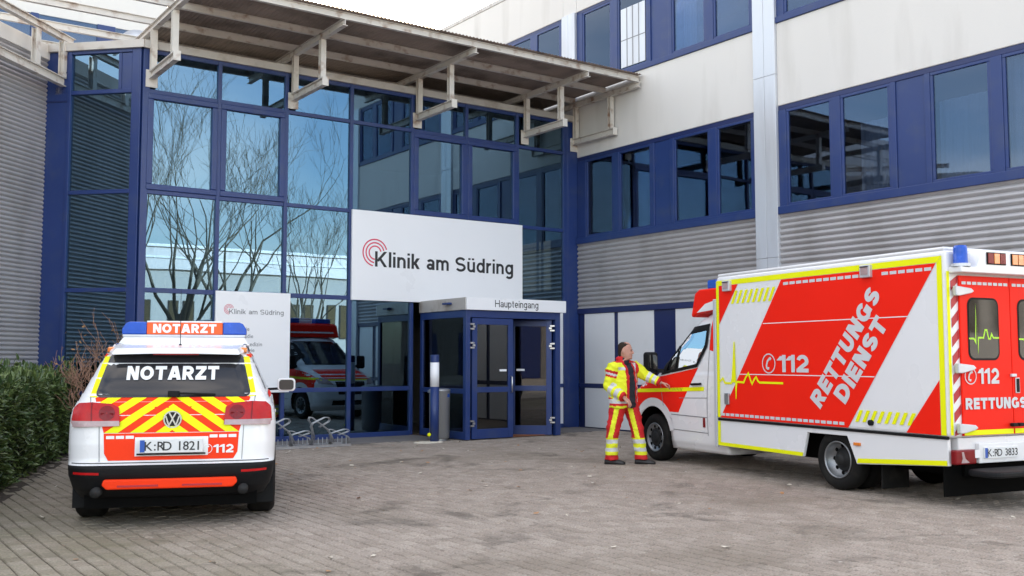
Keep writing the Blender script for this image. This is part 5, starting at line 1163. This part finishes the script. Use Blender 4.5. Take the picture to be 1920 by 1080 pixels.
for md in ('left', 'right'):
    ar = arc(FWY, .37, .56, 30, 152, 14)
    AP('red_panel', [(3.50,1.255),(2.685,1.375),(3.12,.74),(3.33,.74)]+[p for p in ar if p[0] < 4.3][::-1][:0]+[(3.30,.76)]+[(FWY+.56*math.cos(R(a)), .37+.56*math.sin(R(a))) for a in range(140, 28, -8)]+[(4.36,.78),(4.36,1.02),(4.10,1.13),(3.84,1.20),(3.62,1.24)], 'red', .003, md)
    AP('yellow_band', [(2.52,1.06),(4.42,.985),(4.42,1.035),(2.52,1.115)], 'yellow', .006, md)
    for k in range(7): y = 3.04+k*.035; AP('hatch_mark', [(y,1.045),(y+.008,1.045),(y-.012,1.09),(y-.02,1.09)], 'ink', .009, md)
    AP('b_pillar_stripe', [(2.36,1.60),(2.44,1.62),(2.44,2.04),(2.36,2.04)], 'red', .003, md)
    for q in ([(3.475,.76),(3.485,.76),(3.60,1.235),(3.59,1.235)], [(2.44,.45),(2.45,.45),(2.45,1.95),(2.44,1.95)], [(2.45,.96),(3.1,.94),(3.1,.948),(2.45,.968)], [(2.45,.69),(3.30,.70),(3.30,.712),(2.45,.702)], [(2.45,.48),(3.3,.49),(3.3,.50),(2.45,.49)]): AP('panel_gap', q, 'greyink', .005, md)
    q = [(3.56,1.265),(3.45,1.56),(2.97,1.935),(2.465,1.985),(2.49,1.66),(2.69,1.385)]; inn = [(3.43,1.325),(3.345,1.50),(2.945,1.845),(2.53,1.895),(2.55,1.69),(2.72,1.43)]
    n6 = 6; v2 = q+inn; AP('window_frame', v2, 'black', .014, md, .04, [(i, (i+1) % 6, 6+(i+1) % 6, 6+i) for i in range(6)])
    AP('door_window', inn, 'cabglass', .003, md); AP('window_divider', [(3.20,1.35),(3.24,1.35),(3.16,1.66),(3.12,1.69)], 'black', .012, md)
    s = -1 if md == 'left' else 1; xx = XC+s*.925
    g = MB(); g.tube([(xx+s*.01,2.57,1.155),(xx+s*.03,2.62,1.15),(xx+s*.03,2.76,1.145),(xx+s*.01,2.80,1.145)], .016, 8); g.obj('door_handle', M['black'], amb, smooth=True)
    g = MB(); g.prism(rrect(3.52, 3.66, 1.26, 1.60, .05), lambda u, v_, d: (XC+s*d, u, v_), .99, 1.17); mr = recalc(g.obj('wing_mirror', M['black'], amb, bevel=.025, seg=3))
    g = MB(); g.bar((XC+s*.86, 3.50, 1.32), (XC+s*1.0, 3.58, 1.33), .06, .06); g.obj('mirror_arm', M['black'], mr)
    bx('mirror_glass', XC+s*1.015, XC+s*1.145, 3.512, 3.519, 1.30, 1.56, M['carglass'], 0, mr); bx('repeater', XC+s*1.171, XC+s*1.178, 3.56, 3.64, 1.30, 1.33, M['amber'], 0, mr)
    bx('step_reflector', XC+s*.915, XC+s*.928, 2.50, 2.55, .56, .70, M['lampdark'], .004)
    AP('headlamp', [(XC+s*.50,.86),(XC+s*.84,.90),(XC+s*.86,1.06),(XC+s*.60,.99)] if s < 0 else [(XC+.84,.90),(XC+.5,.86),(XC+.6,.99),(XC+.86,1.06)], 'lampclear', .008, 'front', .05)
    ring = [(FWY+r_*math.cos(R(a)), .37+r_*math.sin(R(a))) for r_ in (.437, .53) for a in range(8, 173, 8)]; nr = len(ring)//2
    AP('wheel_arch_lip', ring, 'vwhite', .012, md, .06, [(i, i+1, nr+i+1, nr+i) for i in range(nr-1)])
    vis = [(2.12,2.06),(2.84,2.06),(2.86,2.10),(2.80,2.40),(2.70,2.46),(2.12,2.46)]
AP('windscreen', [(XC+.70,1.38),(XC-.70,1.38),(XC-.61,1.97),(XC+.61,1.97)], 'cabglass', .004, 'front', .08)
AP('grille', [(XC+.40,.62),(XC-.40,.62),(XC-.45,.94),(XC+.45,.94)], 'black', .006, 'front'); AP('bumper_grille', [(XC+.55,.36),(XC-.55,.36),(XC-.55,.48),(XC+.55,.48)], 'black', .006, 'front')
AP('bonnet_red', [(XC+.70,1.0),(XC-.70,1.0),(XC-.68,1.24),(XC+.68,1.24)], 'red', .004, 'front'); AP('bonnet_stripe', [(XC+.80,.965),(XC-.80,.965),(XC-.80,.995),(XC+.80,.995)], 'yellow', .007, 'front')
g = MB(); g.prism([(2.10,2.10),(2.30,2.165),(2.72,2.13),(2.88,2.08),(2.885,2.12),(2.80,2.42),(2.70,2.47),(2.10,2.47)], lambda u, v_, d: (d, u, v_), XC-.86, XC+.86); vz = recalc(g.obj('roof_visor', M['red'], amb, bevel=.035, seg=3))
for s in (-1, 1):
    g = MB(); g.add([(XC+s*.864, a, b) for a, b in ((2.16,2.17),(2.30,2.175),(2.74,2.145),(2.55,2.26),(2.16,2.33))], [(0,1,2,3,4)]); g.obj('visor_recess', M['film'], vz)
g = MB(); g.add([(XC+.7,2.875,2.20),(XC-.7,2.875,2.20),(XC-.7,2.863,2.24),(XC+.7,2.863,2.24)], [(0,1,2,3)]); g.obj('visor_stripe', M['film'], vz)
for s in (-1, 1):
    g = MB(); g.box(XC+s*.5-.25, XC+s*.5+.25, 2.45, 2.65, 2.472, 2.60); g.obj('front_beacon', M['bluelens'], amb, bevel=.02)
# cab interior
bx('seat', .25, .72, 2.35, 2.85, .62, .95, M['black'], .04); bx('seat_back', .27, .70, 2.22, 2.36, .96, 1.55, M['black'], .05); bx('seat', 1.15, 1.62, 2.35, 2.85, .62, .95, M['black'], .04); bx('seat_back', 1.17, 1.60, 2.22, 2.36, .96, 1.55, M['black'], .05)
bx('dashboard', .14, 1.74, 3.30, 3.75, .9, 1.28, M['black'], .05)
g = MB(); g.tube([(.48+.19*math.cos(a), 3.16+.06*math.sin(a), 1.30+.18*math.sin(a)) for a in [k*math.pi/12 for k in range(25)]], .016, 8, cap=False); g.obj('steering_wheel', M['black'], amb, smooth=True)
for s in (-1, 1): wheel(amb, XC+s*.80, FWY, FWR, .225, s, .215, deep=.03)
for s in (-1, 1):
    t = wheel(amb, XC+s*.84, .0, FWR, .20, s, .215, dual=True, deep=.115); t2 = wheel(amb, XC+s*.58, 0, FWR, .20, s, .215)

# ------------------------------------------------------------------ paramedic (camera-aligned local frame: x right in the picture, y away, z up)
per = thing('person', 'paramedic in yellow and red reflective jacket walking towards the ambulance bonnet', 'person', (-4.47, -6.56, 0), R(-35.3))
def ell_tube(mb, path, n=16):
    """path: (x,y,z, rx, ry, yaw deg) rings along a limb"""
    o = len(mb.v); P_ = [Vector(p[:3]) for p in path]; prev = None
    for i, p in enumerate(path):
        d = (P_[min(i+1, len(P_)-1)]-P_[max(i-1, 0)]).normalized()
        ax = Vector((math.cos(R(p[5])), math.sin(R(p[5])), 0)); x = (ax-d*ax.dot(d)).normalized(); y = d.cross(x)
        for k in range(n):
            a = 2*math.pi*k/n; mb.v.append(tuple(P_[i]+x*math.cos(a)*p[3]+y*math.sin(a)*p[4]))
    for i in range(len(path)-1):
        for k in range(n): mb.f.append((o+i*n+k, o+i*n+(k+1) % n, o+(i+1)*n+(k+1) % n, o+(i+1)*n+k)); mb.m.append(0)
    mb.f.append(tuple(o+k for k in range(n))[::-1]); mb.f.append(tuple(o+(len(path)-1)*n+k for k in range(n))); mb.m += [0, 0]
def ball(mb, c, r, n=12):
    o = len(mb.v); rx, ry, rz = r if isinstance(r, tuple) else (r, r, r)
    for i in range(n+1):
        t = math.pi*(i+.02)/(n+.04)
        for k in range(2*n): a = math.pi*k/n; mb.v.append((c[0]+rx*math.sin(t)*math.cos(a), c[1]+ry*math.sin(t)*math.sin(a), c[2]-rz*math.cos(t)))
    for i in range(n):
        for k in range(2*n): mb.f.append((o+i*2*n+k, o+i*2*n+(k+1) % (2*n), o+(i+1)*2*n+(k+1) % (2*n), o+(i+1)*2*n+k)); mb.m.append(0)
    mb.f.append(tuple(o+k for k in range(2*n))[::-1]); mb.f.append(tuple(o+n*2*n+k for k in range(2*n))); mb.m += [0, 0]
from mathutils import noise
def fuse(mb, name, mats, fn, voxel, smooth=2, fold=0):
    o = recalc(mb.obj('tmp', M['skin'])); md = o.modifiers.new('r', 'REMESH'); md.mode = 'VOXEL'; md.voxel_size = voxel
    s = o.modifiers.new('s', 'SMOOTH'); s.iterations = smooth; s.factor = .5
    bpy.context.view_layer.update(); dg = bpy.context.evaluated_depsgraph_get(); me = bpy.data.meshes.new_from_object(o.evaluated_get(dg)); bpy.data.objects.remove(o)
    if fold:
        ns = [Vector(v_.normal) for v_ in me.vertices]
        for v_, n_v in zip(me.vertices, ns):
            q = v_.co; k_ = noise.noise(Vector((q.x*7, q.y*7, q.z*13)))+.6*noise.noise(Vector((q.x*16+5, q.y*16, q.z*22))); r_ = 1-abs(noise.noise(Vector((q.x*6+3, q.y*6, q.z*9+q.x*8))))*2.2
            v_.co = q+n_v*fold*(k_*.8+.9*max(0, r_)**2-.3)
        me.update()
    me.name = name; me.materials.clear()
    for m_ in mats: me.materials.append(M[m_])
    for p in me.polygons: p.use_smooth = True; p.material_index = fn(p.center, p.normal)
    ob = bpy.data.objects.new(name, me); COL.objects.link(ob); ob.parent = per; return ob
TW = -45.                        # torso yaw: faces right and towards the camera; shoulder axis runs from near-left to far-right
sa = Vector((math.cos(R(40)), math.sin(R(40)), 0)); fa = Vector((sa.y, -sa.x, 0))      # shoulder axis (right->left shoulder), facing
def T(s, f_, z): p = sa*s+fa*f_; return (p.x, p.y, z)
# body: head, neck, hands, hidden core
hc = Vector(T(.0, .035, 1.615)); hf = Vector((math.cos(R(-18)), math.sin(R(-18)), 0)); hs = Vector((-hf.y, hf.x, 0))
def Hd(f_, s, z): p = hc+hf*f_+hs*s; return (p.x, p.y, hc.z+z)
b = MB()
b.v = []; 
def rings(mb, spec, n=18):      # head rings: z, centre f, half depth, half width
    o = len(mb.v)
    for z, cf, rd_, rw in spec:
        for k in range(n): a = 2*math.pi*k/n; mb.v.append(Hd(cf+rd_*math.cos(a), rw*math.sin(a), z))
    for i in range(len(spec)-1):
        for k in range(n): mb.f.append((o+i*n+k, o+i*n+(k+1) % n, o+(i+1)*n+(k+1) % n, o+(i+1)*n+k)); mb.m.append(0)
    mb.f.append(tuple(o+k for k in range(n))[::-1]); mb.f.append(tuple(o+(len(spec)-1)*n+k for k in range(n))); mb.m += [0, 0]
rings(b, [(-.20,-.03,.055,.058),(-.14,-.025,.058,.06),(-.115,.015,.07,.055),(-.105,.03,.07,.055),(-.07,.012,.092,.068),(-.03,.004,.098,.074),(.01,0,.098,.077),(.05,-.004,.098,.078),(.085,-.008,.09,.072),(.115,-.012,.066,.054),(.128,-.014,.03,.025)])
ball(b, Hd(.100, 0, -.020), (.026, .016, .028), 7); ball(b, Hd(.110, 0, -.032), (.020, .018, .013), 6); ball(b, Hd(.082, 0, -.105), (.022, .026, .02), 7)
ball(b, Hd(.082, 0, .02), (.018, .05, .012), 7); ball(b, Hd(.084, 0, -.068), (.018, .026, .008), 6)
for s in (-1, 1): ball(b, Hd(-.012, s*.076, -.015), (.018, .014, .034), 7); ball(b, Hd(.07, s*.04, -.035), (.02, .018, .02), 6)
def hand(mb, wrist, d, curl, side_):
    w = Vector(wrist); d = Vector(d).normalized(); u = Vector(curl).normalized(); u = (u-d*u.dot(d)).normalized(); s_ = d.cross(u)*side_
    ell_tube(mb, [(*(w-d*.05), .028, .024, 0), (*w, .028, .022, 0)], 10)
    for q in range(4):
        off = s_*(.027-.018*q); mb.tube([w+off*.6, w+off*.95+d*.085], [.017, .015], 8)
        L_ = (.075, .085, .080, .062)[q]; p0 = w+off+d*.085; p1 = p0+(d*.85+u*.35).normalized()*L_*.5; p2 = p1+(d*.3+u).normalized()*L_*.45; p3 = p2+(u-d*.3).normalized()*L_*.22
        mb.tube([p0, p1, p2, p3], [.0095, .009, .008, .006], 8)
    t0 = w+s_*.022+d*.025; mb.tube([t0, t0+(s_*.8+d*.5+u*.3)*.035, t0+(s_*.7+d*1.1+u*.6)*.055, t0+(s_*.5+d*1.6+u*.8)*.062], [.013, .012, .010, .007], 8)
# arms
RS, RE, RWr = Vector(T(-.205, -.01, 1.385)), Vector(T(-.255, -.06, 1.09)), Vector((-.03, -.26, .955))
LS, LE, LWr = Vector(T(.205, .01, 1.39)), Vector((.335, .10, 1.25)), Vector((.525, .02, 1.165))
hand(b, RWr+(RWr-RE).normalized()*.02, (RWr-RE)+Vector((.0, 0, -.08)), (0, .3, -1), 1); hand(b, LWr+(LWr-LE).normalized()*.02, (1, -.1, -.25), (0.1, 0, -1), -1)
ell_tube(b, [(*T(0,-.02,.95), .15, .10, 40), (*T(0,-.01,1.2), .16, .10, 40), (*T(0,-.01,1.38), .16, .09, 40), (*T(0,.0,1.46), .06, .06, 40)], 14)
bod = fuse(b, 'body', ['skin'], lambda c, n: 0, .0075, 1)
# hair cap, eyes, mouth
hb = MB(); rings(hb, [(-.095,-.072,.024,.048),(-.05,-.070,.034,.066),(-.02,-.066,.040,.0725),(.015,-.052,.052,.0785),(.042,-.036,.070,.0812),(.065,-.016,.091,.0802),(.090,-.013,.091,.0728),(.114,-.014,.066,.055),(.128,-.018,.034,.029)])
hair = fuse(hb, 'hair', ['hair'], lambda c, n: 0, .008, 1)
for s in (-1, 1):
    e = MB(); ball(e, Hd(.094, s*.031, .0), (.008, .012, .006), 6); e.obj('eye', M['ink'], per, smooth=True); e = MB(); ball(e, Hd(.100, s*.031, .022), (.006, .02, .004), 5); e.obj('eyebrow', M['hair'], per, smooth=True)
e = MB(); ball(e, Hd(.101, 0, -.069), (.006, .022, .004), 6); e.obj('lips', pmat('lips', (.42, .15, .13), .5), per, smooth=True)
# trousers
tr_ = MB()
RH, RK, RA = (-.085, -.05, .86), (-.175, -.07, .46), (-.19, -.03, .10)
LH, LK, LA = (.095, .05, .86), (.19, .0, .47), (.245, -.01, .10)
ell_tube(tr_, [(*T(0,-.01,.80), .17, .125, 40), (*T(0,-.01,.90), .185, .135, 40), (*T(0,-.01,1.0), .175, .125, 40)], 18)
for (h_, k_, a_) in ((RH, RK, RA), (LH, LK, LA)):
    h_, k_, a_ = Vector(h_), Vector(k_), Vector(a_)
    ell_tube(tr_, [(*h_, .118, .128, 0), (*(h_.lerp(k_, .5)), .108, .115, 0), (*k_, .092, .10, 0), (*(k_.lerp(a_, .3)), .090, .098, 0), (*(k_.lerp(a_, .7)), .088, .096, 0), (*a_, .094, .102, 0), (*(a_+Vector((0, 0, -.035))), .097, .105, 0)], 16)
def trcol(c, n):
    if c.z < .135: return 1
    left = c.x > (.02 if c.z > .6 else .03)
    if c.z < .375:
        if .30 < c.z < .355 or .185 < c.z < .24: return 2
        return 0
    if left:
        ax = .095+(.86-c.z)/.39*.095; return 0 if n.y < .15 and abs(c.x-(ax-.03)) < .034 and c.z < .82 else 1
    ax = -.085-(.86-c.z)/.40*.09; return 0 if n.y < .3 and abs(c.x-(ax-.02)) < .034 and c.z < .86 else 1
fuse(tr_, 'trousers', ['jyellow', 'jred', 'jsilver'], trcol, .010, 3, .013)
# jacket
j = MB()
ell_tube(j, [(*T(0,-.005,.80), .245, .175, 40), (*T(0,-.005,.90), .24, .17, 40), (*T(0,-.005,1.08), .235, .165, 40), (*T(0,-.01,1.24), .24, .160, 40), (*T(0,-.015,1.36), .225, .13, 40), (*T(0,-.02,1.43), .15, .10, 40), (*T(0,-.02,1.47), .095, .09, 40), (*T(0,-.025,1.53), .088, .088, 40)], 22)
for S_, E_, W_ in ((RS, RE, RWr), (LS, LE, LWr)):
    ell_tube(j, [(*S_.lerp(Vector((0, 0, S_.z)), .35), .09, .09, 0), (*S_, .098, .10, 0), (*S_.lerp(E_, .5), .088, .09, 0), (*E_, .078, .08, 0), (*E_.lerp(W_, .5), .072, .074, 0), (*W_, .062, .062, 0)], 16)
def segdist(c, a, b_):
    ab = b_-a; t = max(0, min(1, (c-a).dot(ab)/ab.dot(ab))); return (c-(a+ab*t)).length, t
def jcol(c, n):
    c = Vector(c); s = c.dot(sa); f_ = c.dot(fa)
    dU, tU = min((segdist(c, RS, RE), segdist(c, LS, LE)), key=lambda q: q[0]); dF, tF = min((segdist(c, RE, RWr), segdist(c, LE, LWr)), key=lambda q: q[0])
    torso = abs(s) < .21 and (c-Vector((0, 0, c.z))).length < .265
    if dF < .105 and (not torso or dF < .085) and c.z < 1.33:
        if tF > .86: return 1
        if .12 < tF < .34 or .50 < tF < .72: return 2
        return 0
    if not torso or (dU < .10 and abs(s) > .19):
        if dU < .13:
            if .18 < tU < .50 and n.y < -.2 and c.x < 0: return 2 if .30 < tU < .40 else 1
            return 0
    if c.z > 1.445: return 1
    if f_ > .02:
        op = .075+.02*(1.4-c.z); edge = .03
        sc = s-.02
        if abs(sc) < op-.02: return 3
        if abs(sc) < op+edge: return 1
        if sc > 0 and sc < op+.10: return 2 if sc < op+.055 else 1
    if c.z < .83: return 0
    if c.z < .865: return 1
    if .87 < c.z < .925: return 2
    if .925 < c.z < .955: return 1
    if 1.335 < c.z < 1.38 and f_ > -.05: return 2
    return 0
fuse(j, 'jacket', ['jyellow', 'jred', 'jsilver', 'jblack'], jcol, .0105, 3, .014)
nk = MB(); ell_tube(nk, [(*T(0,.015,1.40), .07, .075, 40), (*T(0,.015,1.48), .068, .07, 40), (*T(0,.012,1.515), .066, .066, 40)], 14); nk.obj('collar_shirt', M['jblack'], per, smooth=True)
for a_, dx in ((Vector(RA), Vector((.95, -.3, 0))), (Vector(LA), Vector((.98, -.2, 0)))):
    dx.normalize(); sdv = Vector((-dx.y, dx.x, 0)); g = MB()
    for i, (t, w, h) in enumerate(((-.095,.030,.06),(-.08,.040,.085),(-.02,.043,.095),(.06,.046,.075),(.13,.047,.058),(.175,.038,.045),(.20,.018,.030))):
        p = Vector((a_.x, a_.y, 0))+dx*t
        for q, (cs, cz) in enumerate(((-1,0),(1,0),(1.06,.35),(.8,.8),(.3,1),(-.3,1),(-.8,.8),(-1.06,.35))): g.v.append(tuple(p+sdv*w*cs+Vector((0, 0, .004+h*cz))))
    for i in range(6):
        for k in range(8): g.f.append((i*8+k, i*8+(k+1) % 8, (i+1)*8+(k+1) % 8, (i+1)*8+k)); g.m.append(0)
    g.f += [tuple(range(8))[::-1], tuple(48+k for k in range(8))]; g.m += [0, 0]; recalc(g.obj('shoe', M['shoe'], per, smooth=True))
